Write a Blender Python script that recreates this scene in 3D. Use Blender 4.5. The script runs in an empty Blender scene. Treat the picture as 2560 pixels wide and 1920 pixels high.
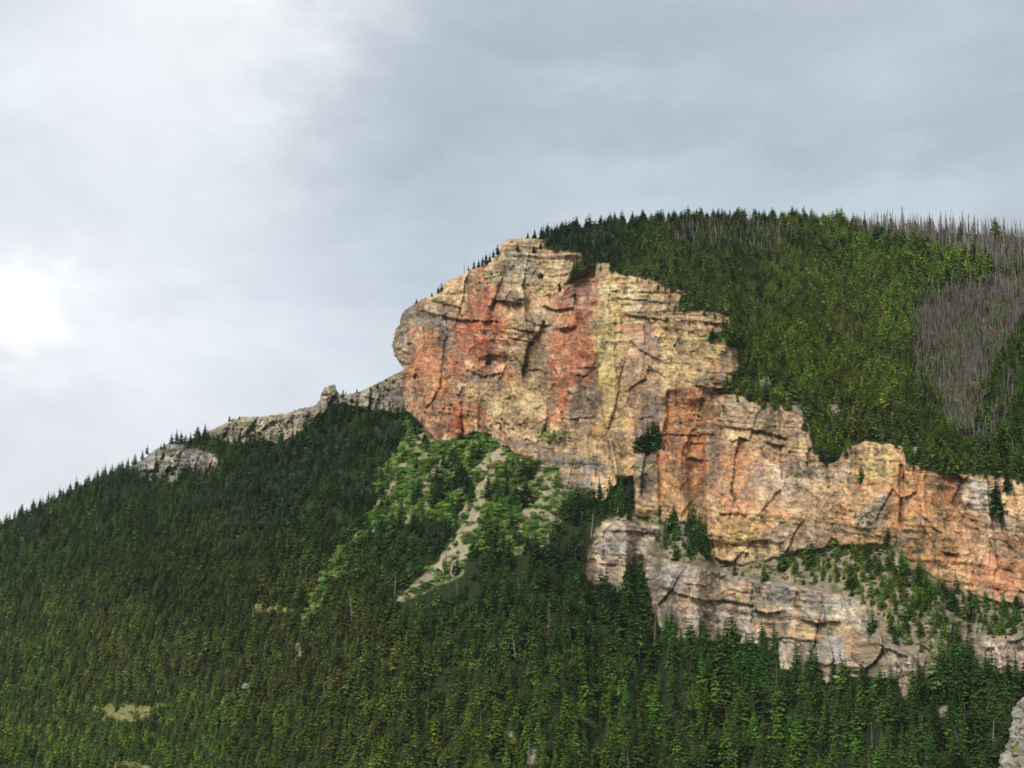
import bpy, math, random
import numpy as np
from math import radians as R
S = bpy.context.scene
C = S.collection
random.seed(7); RNG = np.random.default_rng(11)

# ------------------------------------------------------------------ camera
F = 3600.0; PW, PH = 2212.0, 1659.0; PITCH = R(11.0)      # focal length and picture size in the same unit
cam = bpy.data.cameras.new('camera'); co = bpy.data.objects.new('camera', cam); C.objects.link(co)
cam.sensor_width = 36.0; cam.lens = 36.0 * F / PW; cam.clip_start = 1; cam.clip_end = 40000
co.rotation_euler = (R(90) + PITCH, 0, 0); co.location = (0, 0, 0)
S.camera = co
HAZE = 2.0e-5
# ------------------------------------------------------------------ exposure, sun
S.view_settings.view_transform = 'Standard'; S.view_settings.look = 'None'
S.view_settings.exposure = 1.0; S.view_settings.gamma = 1.0
SUN_EL, SUN_AZ = R(42), R(-28)          # azimuth measured from behind the camera, minus = from the left
sl = bpy.data.lights.new('sun', 'SUN'); so = bpy.data.objects.new('sun', sl); C.objects.link(so)
sl.energy = 1.5; sl.angle = R(24); sl.color = (1.0, 0.95, 0.87)
so.rotation_euler = (R(90) - SUN_EL, 0, SUN_AZ); so.location = (0, -100, 600)
# ------------------------------------------------------------------ world: overcast sky with soft cloud banks
W = bpy.data.worlds.new('World'); S.world = W; W.use_nodes = True
nt = W.node_tree; nt.nodes.clear(); N = nt.nodes; L = nt.links
def wn(t, **k):
    n = N.new(t)
    for a, b in k.items(): setattr(n, a, b)
    return n
def pix_dir(x, y):
    a, b = (x - PW / 2) / F, (PH / 2 - y) / F
    d = np.array([a, math.cos(PITCH) - b * math.sin(PITCH), math.sin(PITCH) + b * math.cos(PITCH)])
    return d / np.linalg.norm(d)
tc = wn('ShaderNodeTexCoord')
mp = wn('ShaderNodeMapping'); mp.inputs['Scale'].default_value = (2.6, 2.6, 5.5); mp.inputs['Rotation'].default_value = (0, R(12), 0)
L.new(tc.outputs['Generated'], mp.inputs['Vector'])
n1 = wn('ShaderNodeTexNoise'); n1.inputs['Scale'].default_value = 2.2; n1.inputs['Detail'].default_value = 7; n1.inputs['Roughness'].default_value = .52; n1.inputs['Distortion'].default_value = .35
L.new(mp.outputs[0], n1.inputs['Vector'])
# warp the direction a little so that the bank edges are wispy
n2 = wn('ShaderNodeTexNoise'); n2.inputs['Scale'].default_value = 7.5; n2.inputs['Detail'].default_value = 6; n2.inputs['Roughness'].default_value = .55
L.new(mp.outputs[0], n2.inputs['Vector'])
wv = wn('ShaderNodeVectorMath', operation='MULTIPLY_ADD'); wv.inputs[1].default_value = (.085, .085, .085)
sb = wn('ShaderNodeVectorMath', operation='SUBTRACT'); sb.inputs[1].default_value = (.5, .5, .5)
L.new(n2.outputs['Color'], sb.inputs[0]); L.new(sb.outputs[0], wv.inputs[0]); L.new(tc.outputs['Generated'], wv.inputs[2])
def s2l(c):
    c = np.asarray(c, float) / 255.
    return np.where(c <= .04045, c / 12.92, ((c + .055) / 1.055) ** 2.4)
def lin(c, k=1.0): return tuple(float(v) * k for v in s2l(c)) + (1.0,)
mixn = wn('ShaderNodeMix', data_type='RGBA'); mixn.inputs[6].default_value = lin((180, 190, 199), .5); mixn.inputs[7].default_value = lin((205, 212, 218), .5)
mr = wn('ShaderNodeMapRange'); mr.inputs[1].default_value = .38; mr.inputs[2].default_value = .62
L.new(n1.outputs['Fac'], mr.inputs[0]); L.new(mr.outputs[0], mixn.inputs[0])
cur = mixn.outputs[2]
#           x,   y,   rx,  rz(angular half sizes),  colour,  strength
SKYB = [(100, 250, .20, .13, (222, 227, 234), .8), (470, 100, .085, .12, (236, 240, 244), .85), (560, 20, .07, .035, (246, 248, 250), .7),
        (330, 330, .07, .06, (232, 236, 240), .7), (90, 560, .22, .07, (218, 224, 231), .6), (100, 990, .30, .08, (226, 228, 233), .7),
        (400, 700, .12, .028, (226, 230, 238), .7),
        (640, 560, .10, .05, (200, 211, 222), .5), (1050, 200, .085, .09, (164, 176, 187), .85), (900, 420, .06, .08, (174, 187, 197), .6),
        (1750, 60, .20, .045, (164, 176, 190), .7), (1420, 250, .08, .06, (166, 179, 191), .6), (1300, 175, .06, .016, (193, 206, 217), .6),
        (1700, 310, .14, .03, (164, 177, 190), .7), (1350, 370, .09, .018, (191, 204, 217), .6), (1950, 440, .13, .015, (188, 200, 210), .5),
        (1900, 130, .03, .035, (187, 201, 212), .5), (120, 650, .07, .045, (236, 238, 243), .7), (0, 668, .026, .022, (255, 255, 255), 1.0), (70, 640, .022, .014, (255, 255, 255), .7)]
for x, y, rx, rz, col, st in SKYB:
    d = pix_dir(x, y)
    s = wn('ShaderNodeVectorMath', operation='SUBTRACT'); s.inputs[1].default_value = tuple(d); L.new(wv.outputs[0], s.inputs[0])
    m = wn('ShaderNodeVectorMath', operation='MULTIPLY'); m.inputs[1].default_value = (1 / rx, 1 / .35, 1 / rz); L.new(s.outputs[0], m.inputs[0])
    q = wn('ShaderNodeVectorMath', operation='DOT_PRODUCT'); L.new(m.outputs[0], q.inputs[0]); L.new(m.outputs[0], q.inputs[1])
    e = wn('ShaderNodeMath', operation='MULTIPLY'); e.inputs[1].default_value = -.9; L.new(q.outputs['Value'], e.inputs[0])
    x_ = wn('ShaderNodeMath', operation='EXPONENT'); L.new(e.outputs[0], x_.inputs[0])
    k = wn('ShaderNodeMath', operation='MULTIPLY'); k.inputs[1].default_value = st; L.new(x_.outputs[0], k.inputs[0])
    mx = wn('ShaderNodeMix', data_type='RGBA'); L.new(k.outputs[0], mx.inputs[0]); L.new(cur, mx.inputs[6]); mx.inputs[7].default_value = lin(col, .5)
    cur = mx.outputs[2]
n3 = wn('ShaderNodeTexNoise'); n3.inputs['Scale'].default_value = 4.2; n3.inputs['Detail'].default_value = 8; n3.inputs['Roughness'].default_value = .58; n3.inputs['Distortion'].default_value = .5; L.new(mp.outputs[0], n3.inputs['Vector'])
m3 = wn('ShaderNodeMapRange'); m3.inputs[1].default_value = .44; m3.inputs[2].default_value = .84; n4 = wn('ShaderNodeTexNoise'); n4.inputs['Scale'].default_value = 13; n4.inputs['Detail'].default_value = 6; n4.inputs['Roughness'].default_value = .6; L.new(mp.outputs[0], n4.inputs['Vector']); mm = wn('ShaderNodeMath', operation='MULTIPLY_ADD'); mm.inputs[1].default_value = .28; L.new(n4.outputs['Fac'], mm.inputs[0]); L.new(n3.outputs['Fac'], mm.inputs[2]); m3.inputs[3].default_value = .95; m3.inputs[4].default_value = 1.07; L.new(mm.outputs[0], m3.inputs[0])
v3 = wn('ShaderNodeVectorMath', operation='SCALE'); L.new(cur, v3.inputs[0]); L.new(m3.outputs[0], v3.inputs['Scale']); cur = v3.outputs[0]
bg = wn('ShaderNodeBackground'); bg.inputs[1].default_value = 1.08; L.new(cur, bg.inputs[0])
sky = wn('ShaderNodeTexSky', sky_type='NISHITA'); sky.sun_disc = False; sky.sun_elevation = SUN_EL; sky.sun_rotation = R(180) + SUN_AZ
bs = wn('ShaderNodeBackground'); bs.inputs[1].default_value = .003; L.new(sky.outputs[0], bs.inputs[0])
ad = wn('ShaderNodeAddShader'); L.new(bg.outputs[0], ad.inputs[0]); L.new(bs.outputs[0], ad.inputs[1])
wo = wn('ShaderNodeOutputWorld'); L.new(ad.outputs[0], wo.inputs[0])
W.cycles.sampling_method = 'MANUAL'; W.cycles.sample_map_resolution = 512

# ------------------------------------------------------------------ numpy noise
TAB = RNG.random((16, 256, 256)).astype(np.float32)
def vn(x, y, s=0):
    xi = np.floor(x).astype(np.int64); yi = np.floor(y).astype(np.int64); fx = x - xi; fy = y - yi
    fx = fx * fx * (3 - 2 * fx); fy = fy * fy * (3 - 2 * fy); T = TAB[s % 16]; o = (s // 16) * 37 + s * 11
    a, b, c, d = xi + o & 255, xi + 1 + o & 255, yi + o & 255, yi + 1 + o & 255
    return (T[c, a] * (1 - fx) + T[c, b] * fx) * (1 - fy) + (T[d, a] * (1 - fx) + T[d, b] * fx) * fy
def fbm(x, y, n=4, s=0, g=.5):
    t = 0; w = 1; tot = 0
    for i in range(n):
        t = t + w * (vn(x, y, s + i) - .5); tot += w; w *= g; x = x * 2.03 + 17.3; y = y * 2.03 + 5.1
    return t / tot * 2
def ridge(x, y, n=4, s=0):
    t = 0; w = 1; tot = 0
    for i in range(n):
        t = t + w * (1 - np.abs(2 * vn(x, y, s + i) - 1) * 2); tot += w; w *= .5; x = x * 2.1 + 7.7; y = y * 2.1 + 3.3
    return t / tot
def voro(x, y, s=0):
    xi = np.floor(x).astype(np.int64); yi = np.floor(y).astype(np.int64)
    f1 = np.full(x.shape, 9.); f2 = f1.copy(); cid = np.zeros(x.shape)
    for dx in (-1, 0, 1):
        for dy in (-1, 0, 1):
            a = xi + dx & 255; b = yi + dy & 255
            px = xi + dx + TAB[s % 16][b, a]; py = yi + dy + TAB[(s + 1) % 16][b, a]
            d = np.maximum(np.abs(px - x), np.abs(py - y)) * .6 + np.hypot(px - x, py - y) * .4
            m = d < f1
            f2 = np.where(m, f1, np.minimum(f2, d)); cid = np.where(m, TAB[(s + 2) % 16][b, a], cid); f1 = np.where(m, d, f1)
    return f1, f2, cid
def facet(x, y, s=0, tilt=1.0):
    xi = np.floor(x).astype(np.int64); yi = np.floor(y).astype(np.int64); f1 = np.full(x.shape, 9.); f2 = f1.copy(); out = np.zeros(x.shape)
    for dx in (-1, 0, 1):
        for dy in (-1, 0, 1):
            a = xi + dx & 255; b = yi + dy & 255; px = xi + dx + TAB[s % 16][b, a]; py = yi + dy + TAB[(s + 1) % 16][b, a]; ux, uy = x - px, y - py
            d = np.hypot(ux, uy); m = d < f1; v = (TAB[(s + 2) % 16][b, a] - .5) + tilt * (ux * (TAB[(s + 3) % 16][b, a] - .5) * 2 + uy * (TAB[(s + 4) % 16][b, a] - .5))
            f2 = np.where(m, f1, np.minimum(f2, d)); out = np.where(m, v, out); f1 = np.where(m, d, f1)
    return out, f2 - f1
def sstep(a, b, x):
    t = np.clip((x - a) / (b - a), 0, 1); return t * t * (3 - 2 * t)
def gblur(A, sx, sy):
    def k1(A, s, ax):
        if s <= 0: return A
        r = int(3 * s + 1); k = np.exp(-np.arange(-r, r + 1) ** 2 / (2 * s * s)); k /= k.sum()
        P = np.pad(A, [(r, r) if i == ax else (0, 0) for i in range(2)], mode='edge')
        out = np.zeros_like(A)
        for i, w in enumerate(k):
            out += w * (P[i:i + A.shape[0], :] if ax == 0 else P[:, i:i + A.shape[1]])
        return out
    return k1(k1(A.astype(float), sx, 1), sy, 0)

# ------------------------------------------------------------------ survey grid of the mountain (bearing x height), 2 units apart
ST = 2.0
gx = np.arange(-640, 2513, ST); gy = np.arange(430, 1791, ST)
GX, GY = np.meshgrid(gx, gy); NYr, NXc = GX.shape
WX = GX + 7 * fbm(GX / 16, GY / 16, 4, 3); WY = GY + 6 * fbm(GX / 15 + 40, GY / 15, 4, 5)      # ragged edges
def inpoly(P, X=None, Y=None):
    X = WX if X is None else X; Y = WY if Y is None else Y
    m = np.zeros(X.shape, bool); P = np.array(P, float); x0, y0 = P.min(0) - 12; x1, y1 = P.max(0) + 12
    sel = (X > x0) & (X < x1) & (Y > y0) & (Y < y1); xs, ys = X[sel], Y[sel]; r = np.zeros(xs.shape, bool)
    for (ax, ay), (bx, by) in zip(P, np.roll(P, -1, 0)):
        if ay == by: continue
        c = ((ay > ys) != (by > ys)) & (xs < (bx - ax) * (ys - ay) / (by - ay) + ax); r ^= c
    m[sel] = r; return m
SKY_L = [(-640, 1420), (-300, 1270), (-100, 1180), (0, 1132), (60, 1105), (120, 1075), (200, 1037), (250, 1018), (267, 1010), (300, 996), (332, 972), (350, 963), (365, 956), (387, 955), (405, 952),
         (425, 945), (455, 927), (487, 914), (500, 904), (525, 899), (550, 901), (587, 895), (625, 889), (650, 881), (682, 874), (690, 862), (693, 853), (697, 843), (701, 836),
         (712, 829), (717, 832), (721, 828), (727, 831), (730, 845), (741, 854), (755, 849), (778, 845), (803, 832), (820, 824), (840, 814), (858, 803), (871, 799)]
NOSE = [(864, 788), (856, 776), (849, 766), (848, 755), (846, 744), (849, 730), (854, 714), (858, 704), (863, 699), (862, 690), (867, 678), (876, 667), (895, 656), (906, 648), (918, 642), (938, 635),
        (953, 628), (957, 612), (975, 603), (998, 594), (1012, 583), (1025, 579), (1055, 567), (1068, 556), (1076, 547), (1079, 530), (1088, 522), (1100, 516), (1138, 513), (1170, 513)]
SKY_R = [(1200, 503), (1250, 490), (1350, 480), (1500, 473), (1650, 474), (1760, 479), (1850, 487), (1920, 494), (2050, 502), (2212, 510), (2350, 530), (2512, 560)]
OUT = SKY_L + NOSE + SKY_R
wob = lambda: (GX + 2.2 * fbm(GX / 7, GY / 7, 3, 8), GY + 2.2 * fbm(GX / 6 + 9, GY / 6, 3, 9))
MASK = inpoly(OUT + [(2512 + 9, 575), (2521, 1900), (-649, 1900), (-649, 1424)], *wob())

HEAD = [(862, 806)] + [(x - (12 if y > 600 else 5), y - 9 + (9 if y > 700 else 0)) for x, y in NOSE] + [(1178, 532), (1203, 542), (1225, 545), (1253, 550), (1250, 575), (1246, 590), (1228, 606), (1212, 622), (1248, 595), (1283, 581), (1293, 566), (1315, 567), (1317, 582), (1335, 593), (1370, 596),
        (1410, 604), (1435, 620), (1482, 632), (1467, 650), (1467, 668), (1510, 672), (1575, 682), (1574, 708), (1535, 722), (1565, 737), (1600, 753), (1600, 782), (1587, 820), (1583, 834), (1560, 842), (1547, 853),
        (1585, 853), (1622, 863), (1685, 878), (1722, 895), (1750, 918), (1752, 950), (1759, 983), (1784, 985), (1789, 1002), (1809, 995), (1829, 968), (1871, 953), (1951, 963), (1956, 1003), (1994, 1013), (2029, 1023),
        (2071, 1028), (2134, 1028), (2212, 1045), (2512, 1110), (2512, 1330), (2212, 1305), (2146, 1300), (2084, 1280), (2034, 1262), (2009, 1237), (1959, 1215), (1941, 1192), (1921, 1176), (1809, 1180), (1740, 1190), (1672, 1205),
        (1597, 1222), (1547, 1205), (1527, 1168), (1515, 1120), (1460, 1127), (1430, 1120), (1372, 1114), (1370, 1085), (1371, 1030), (1340, 1042), (1325, 1060), (1300, 1085), (1272, 1079), (1240, 1068), (1210, 1047), (1208, 1015),
        (1145, 990), (1100, 972), (1062, 948), (1046, 932), (1020, 935), (995, 950), (960, 955), (938, 950), (918, 932), (895, 905), (878, 888), (876, 860), (868, 830)]
RIDGE = [(x, y - 10) for x, y in SKY_L[16:]] + [(874, 830), (878, 886), (850, 892), (800, 890), (770, 880), (745, 872), (725, 873), (700, 893), (660, 925), (630, 945), (600, 957), (550, 958), (505, 958), (475, 950), (452, 938), (420, 950)]
KNOB = [(256, 1008), (300, 984), (332, 960), (365, 946), (387, 950), (402, 968), (436, 970), (462, 982), (473, 1000), (463, 1022), (430, 1030), (410, 1015), (380, 1038), (345, 1040), (310, 1030), (290, 1022)]
LOWC = [(1295, 1128), (1340, 1128), (1425, 1138), (1418, 1165), (1400, 1200), (1412, 1197), (1450, 1216), (1500, 1222), (1547, 1233), (1635, 1253), (1700, 1262), (1760, 1271), (1834, 1285), (1874, 1310), (1876, 1360), (1919, 1383), (1959, 1413), (2034, 1436),
        (2040, 1470), (1985, 1468), (1962, 1510), (1944, 1505), (1938, 1468), (1872, 1458), (1784, 1475), (1760, 1450), (1692, 1447), (1660, 1400), (1565, 1385), (1470, 1383), (1422, 1350), (1400, 1300), (1392, 1266), (1350, 1256), (1290, 1262), (1247, 1240), (1257, 1206), (1272, 1183), (1282, 1151)]
LOW2 = [(2057, 1355), (2075, 1343), (2110, 1348), (2100, 1378), (2140, 1384), (2212, 1380), (2512, 1400), (2512, 1500), (2212, 1450), (2150, 1460), (2110, 1440), (2085, 1400)]
BENCH = [(1295, 1128), (1372, 1105), (1430, 1108), (1515, 1090), (1527, 1168), (1547, 1205), (1597, 1222), (1672, 1205), (1740, 1190), (1809, 1180), (1921, 1176), (1959, 1215), (2034, 1262), (2084, 1280), (2146, 1300), (2212, 1305), (2512, 1330),
         (2512, 1400), (2212, 1380), (2110, 1385), (2060, 1340), (2050, 1440), (1959, 1413), (1874, 1360), (1834, 1285), (1700, 1262), (1547, 1233), (1450, 1216), (1400, 1200), (1425, 1140)]
MEAD = [(872, 905), (928, 935), (965, 955), (1000, 952), (1040, 935), (1062, 948), (1100, 972), (1145, 990), (1208, 1015), (1212, 1047), (1240, 1068), (1222, 1115), (1195, 1150), (1180, 1180), (1140, 1190), (1120, 1200), (1018, 1195), (1000, 1245), (930, 1275),
        (870, 1300), (850, 1290), (930, 1230), (990, 1150), (940, 1120), (900, 1130), (850, 1140), (800, 1150), (770, 1200), (735, 1245), (700, 1290), (672, 1345), (650, 1345), (668, 1290), (705, 1235), (745, 1175), (785, 1130), (805, 1095), (812, 1040), (826, 1005), (862, 968), (880, 940)]
SCREE = [[(1075, 962), (1100, 985), (1080, 1005), (1070, 1040), (1058, 1060), (1040, 1095), (1028, 1140), (1018, 1165), (1015, 1195), (990, 1235), (925, 1262), (868, 1300), (848, 1300), (905, 1250), (950, 1205), (985, 1160), (1012, 1110), (1030, 1060), (1056, 1020), (1050, 995)],
         [(1143, 1000), (1120, 1025), (1100, 1048), (1096, 1044), (1110, 1018)], [(1203, 1018), (1192, 1040), (1183, 1052), (1192, 1024)], [(1212, 1050), (1188, 1080), (1175, 1105), (1215, 1120), (1200, 1140), (1180, 1150), (1160, 1115), (1130, 1130), (1125, 1200), (1112, 1190), (1118, 1130), (1105, 1115), (1150, 1085), (1190, 1060)]]
CLEAR = [[(195, 1530), (250, 1520), (330, 1524), (385, 1516), (392, 1528), (350, 1535), (325, 1545), (300, 1556), (230, 1560)], [(550, 1302), (600, 1305), (632, 1318), (625, 1332), (590, 1326), (552, 1316)], [(235, 1650), (270, 1640), (330, 1655), (320, 1668), (240, 1668)]]
RGAP = [[(1640, 806), (1668, 810), (1680, 830), (1672, 848), (1645, 845)], [(1610, 738), (1630, 735), (1634, 752), (1615, 757)], [(1790, 865), (1812, 870), (1815, 900), (1800, 905), (1785, 885)], [(1968, 932), (1988, 935), (1985, 975), (1975, 1000), (1968, 960)],
        [(1690, 845), (1730, 850), (1760, 880), (1740, 905), (1700, 880)], [(2060, 1568), (2085, 1575), (2100, 1600), (2080, 1620), (2062, 1595)], [(1265, 1555), (1280, 1545), (1290, 1560), (1280, 1570)], [(1530, 1290), (1545, 1280), (1550, 1300)],
        [(1035, 1498), (1060, 1480), (1055, 1510), (1035, 1520)], [(1085, 1590), (1110, 1575), (1115, 1605), (1090, 1612)], [(1138, 1625), (1160, 1620), (1160, 1650), (1140, 1655)], [(636, 1390), (648, 1385), (652, 1420), (640, 1425)], [(1210, 1365), (1240, 1350), (1250, 1362), (1225, 1375)], [(2025, 1530), (2050, 1522), (2046, 1545), (2030, 1550)],
        [(1310, 1215), (1330, 1235), (1345, 1270), (1330, 1285), (1300, 1250)]]
BURN = [[(1834, 498), (1871, 520), (1959, 540), (2059, 558), (2109, 580), (2159, 596), (2520, 640), (2520, 400), (1834, 400)],
        [(2034, 640), (2084, 622), (2150, 615), (2212, 618), (2520, 650), (2520, 800), (2212, 703), (2184, 753), (2141, 828), (2128, 890), (2100, 945), (2062, 935), (2004, 840), (1984, 803), (1978, 740), (1984, 690), (2005, 650)]]
BURNMIX = [[(1430, 480), (1640, 480), (1740, 505), (1660, 548), (1500, 545), (1440, 522)], [(1965, 640), (2040, 615), (2150, 600), (2300, 615), (2000, 720)], [(1960, 690), (2000, 680), (2000, 850), (2080, 920), (2150, 880), (2170, 800), (2212, 800), (2150, 990), (2080, 960), (1980, 860)]]
m_head = inpoly(HEAD) & MASK; m_ridge = inpoly(RIDGE); m_knob = inpoly(KNOB); m_low = inpoly(LOWC) | inpoly(LOW2)
m_bench = inpoly(BENCH) & ~m_head & ~m_low; m_mead = inpoly(MEAD) & ~m_head
m_scree = np.zeros_like(m_head)
for p in SCREE: m_scree |= inpoly(p)
streak = fbm((GX + GY * .75) / 9, GY / 46, 4, 1, .6); m_scree &= ~m_head; m_scree |= m_mead & (streak > .26) & (GX > 1020) & (GY > 985); m_scree &= ~((fbm(GX / 11, GY / 9, 4, 6, .6) > .2) & (GY > 1000))
m_clear = np.zeros_like(m_head)
for p in CLEAR: m_clear |= inpoly(p)
m_gap = np.zeros_like(m_head)
for p in RGAP: m_gap |= inpoly(p)
m_burn = np.zeros_like(m_head); m_bmix = m_burn.copy()
for p in BURN: m_burn |= inpoly(p)
for p in BURNMIX: m_bmix |= inpoly(p)
m_rock = m_head | m_ridge | m_knob | m_low
# unwarped masks keep the depth clean
cfw = gblur(m_rock, 1.0, 1.0)
# ------------------------------------------------------------------ slope of each place -> distance
tanS = np.full(GX.shape, .80)
tanS = np.where(GX < 900, .70, tanS)
tanS[m_mead | m_scree] = .78
tanS[m_bench] = .62
tanS[m_head] = 5.0
up = inpoly([(870, 800), (846, 744), (863, 690), (918, 640), (1080, 520), (1170, 510), (1260, 550), (1200, 640), (1080, 615), (1000, 640), (900, 672)], GX, GY) & m_head
tanS[up] = 2.0                                     # rounded brow of the headland
tanS[inpoly([(1050, 935), (1200, 930), (1290, 960), (1330, 1000), (1210, 985), (1100, 962)], GX, GY) & m_head] = 1.4      # ledges under the wall
tanS[m_ridge] = 2.2; tanS[m_knob] = 1.8; tanS[m_low] = 4.2
tanS = gblur(tanS, 3, 2)
a = (GX - PW / 2) / F; b = (PH / 2 - GY) / F
dyr = math.cos(PITCH) - b * math.sin(PITCH); RX = a / dyr; RZ = (math.sin(PITCH) + b * math.cos(PITCH)) / dyr
ya = np.interp(gx, [-640, -300, 0, 450, 900, 1100, 1200, 1370, 1450, 1530, 1700, 1940, 2212, 2512], [1400, 1260, 1140, 950, 930, 950, 1000, 1060, 1120, 1165, 1200, 1190, 1300, 1340])
Ya = np.interp(gx, [-640, -300, 0, 450, 900, 1200, 1500, 2000, 2212, 2512], [2050, 1850, 1700, 1520, 1350, 1265, 1150, 1050, 1015, 960])
g = np.zeros_like(GX)
dr = -(RZ[1:] - RZ[:-1]); g[1:] = -dr / (tanS[1:] - RZ[1:])
lnY = np.cumsum(g, 0)
ia = np.clip(((ya - gy[0]) / ST).astype(int), 0, NYr - 1)
lnY = lnY - lnY[ia, np.arange(NXc)][None, :] + np.log(Ya)[None, :]
lnY = gblur(lnY, 5, 1.5)
Y0 = np.exp(lnY); X0 = Y0 * RX; Z0 = Y0 * RZ
mpp = Y0 / F                                        # metres per unit
# folds and gullies of the forested slopes
off = np.zeros_like(GX)                             # metres toward the camera
off += (1 - cfw) * (14 * fbm(GX / 230, GY / 330, 3, 2) + 5 * fbm(GX / 70, GY / 90, 3, 6))
# ------------------------------------------------------------------ shape of the rock
Sx = Z0 + .20 * X0 + 3.0 * fbm(X0 / 60, Z0 / 30, 3, 1)      # height measured across the tilted beds
wxx = X0 + 4 * fbm(X0 / 14, Z0 / 14, 3, 4)
rough = .55 + .45 * sstep(-.25, .3, fbm(GX / 90, GY / 70, 3, 12))
smooth = np.zeros_like(GX)
for x, y, rx, ry in [(1330, 820, 45, 190), (1140, 780, 45, 50), (1235, 770, 40, 90), (1460, 1040, 40, 70), (1600, 1060, 70, 70), (920, 780, 35, 60), (1990, 1080, 60, 60), (1800, 1400, 60, 50)]:
    smooth = np.maximum(smooth, np.exp(-(((GX - x) / rx) ** 2 + ((GY - y) / ry) ** 2)))
rough *= 1 - .75 * smooth
rk = 4 * ridge(X0 / 55 + 3, Z0 / 120, 3, 2) + 2.2 * fbm(X0 / 24, Z0 / 44, 4, 7)
xw2 = X0 + 3 * fbm(X0 / 24, Z0 / 50, 4, 2) - .10 * Z0; zw2 = Sx + 6 * fbm(X0 / 14, Z0 / 24, 3, 9)
fv, fe = facet(xw2 / 15, zw2 / 52, 2, 1.0); rk += 4.2 * fv - .5 * (1 - sstep(0, .07, fe))
fA = fv + 0; fv, fe = facet(xw2 / 6.5 + 3, zw2 / 15, 7, 1.1); fB = fv + 0; fC = fe * 1.4; rk += (.45 + .55 * rough) * (1.5 * fv - .25 * (1 - sstep(0, .09, fe)))
f1, f2, cid = voro(wxx / 15 + .3 * fbm(X0 / 40, Z0 / 40, 2, 9), Sx / 10, 1)
rk += rough * (1.1 * (cid - .5)) - .2 * (1 - sstep(0, .10, f2 - f1)) * rough
f1, f2, cid = voro(wxx / 5.0 + 9, Sx / 4.2, 5)
rk += rough * (1.1 * (cid - .5)) - .3 * (1 - sstep(0, .14, f2 - f1)) * rough
f1, f2, cid = voro(wxx / 2.2 + 5, Sx / 2.0, 9)
rk += (rough * .8 + .25) * .9 * (cid - .5)
def beds(s, seed, sharp=.12):
    i = np.floor(s); f = s - i; T = TAB[seed][3]
    return T[i.astype(int) & 255] * (1 - sstep(1 - sharp, 1, f)) + T[(i + 1).astype(int) & 255] * sstep(1 - sharp, 1, f)
bedw = sstep(-.2, .35, fbm(GX / 110 + 5, GY / 60, 3, 14)) * (1 - .7 * smooth)
upw = sstep(0, 1, gblur(up, 6, 6)); 
right_top = np.exp(-(((GX - 1480) / 130) ** 2 + ((GY - 690 - (GX - 1480) * .3) / 70) ** 2)) + np.exp(-(((GX - 1640) / 90) ** 2 + ((GY - 920) / 45) ** 2)) + .8 * np.exp(-(((GX - 1340) / 80) ** 2 + ((GY - 1190) / 45) ** 2)) + .7 * np.exp(-(((GX - 1650) / 200) ** 2 + ((GY - 1300) / 55) ** 2))
bedw = np.clip(bedw + right_top + .7 * upw, 0, 1.3)
rk += bedw * (1.9 * (beds(Sx / 5.5, 3) - .5) + 1.1 * (beds(Sx / 2.0 + .4 * fbm(X0 / 20, Z0 / 9, 2, 3), 6, .25) - .5))
rk += .95 * fbm(X0 / 5, Z0 / 8, 4, 10, .65) + .8 * fbm(X0 / 1.7, Z0 / 22, 3, 8, .6) * (1 - .6 * bedw) + .45 * fbm(X0 / 1.6, Z0 / 2.2, 2, 13, .7)
jx = (X0 + 1.5 * fbm(X0 / 9, Z0 / 30, 3, 5) - .06 * Z0) / 9.0; ji = np.floor(jx); jd = np.abs(jx - ji - .15 - .7 * TAB[5][(np.floor(Z0 / 45 + TAB[6][7][ji.astype(int) & 255] * 3)).astype(int) & 255, ji.astype(int) & 255]); rk -= .7 * (1 - sstep(0, .08, jd)) * sstep(-.1, .2, fbm(X0 / 30, Z0 / 30, 2, 3))
rk -= 1.3 * sstep(.62, .9, ridge(X0 / 17 + 31, Z0 / 60, 2, 11))          # upright gullies
# named features ----------------------------------------------------
nzx = 3 * fbm(GX / 12, GY / 12, 3, 2); nzy = 3 * fbm(GX / 12 + 50, GY / 12, 3, 3)
def polydist(P):
    best = np.full(GX.shape, 1e9); side = np.zeros(GX.shape); P = np.array(P, float)
    x = GX + nzx; y = GY + nzy; x0, y0 = P.min(0) - 140; x1, y1 = P.max(0) + 140
    for (ax, ay), (bx, by) in zip(P[:-1], P[1:]):
        vx, vy = bx - ax, by - ay; t = np.clip(((x - ax) * vx + (y - ay) * vy) / (vx * vx + vy * vy), 0, 1)
        d = np.hypot(x - ax - t * vx, y - ay - t * vy); sg = np.sign((x - ax) * vy - (y - ay) * vx); m = d < best
        best = np.where(m, d, best); side = np.where(m, sg, side)
    return best, side
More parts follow.
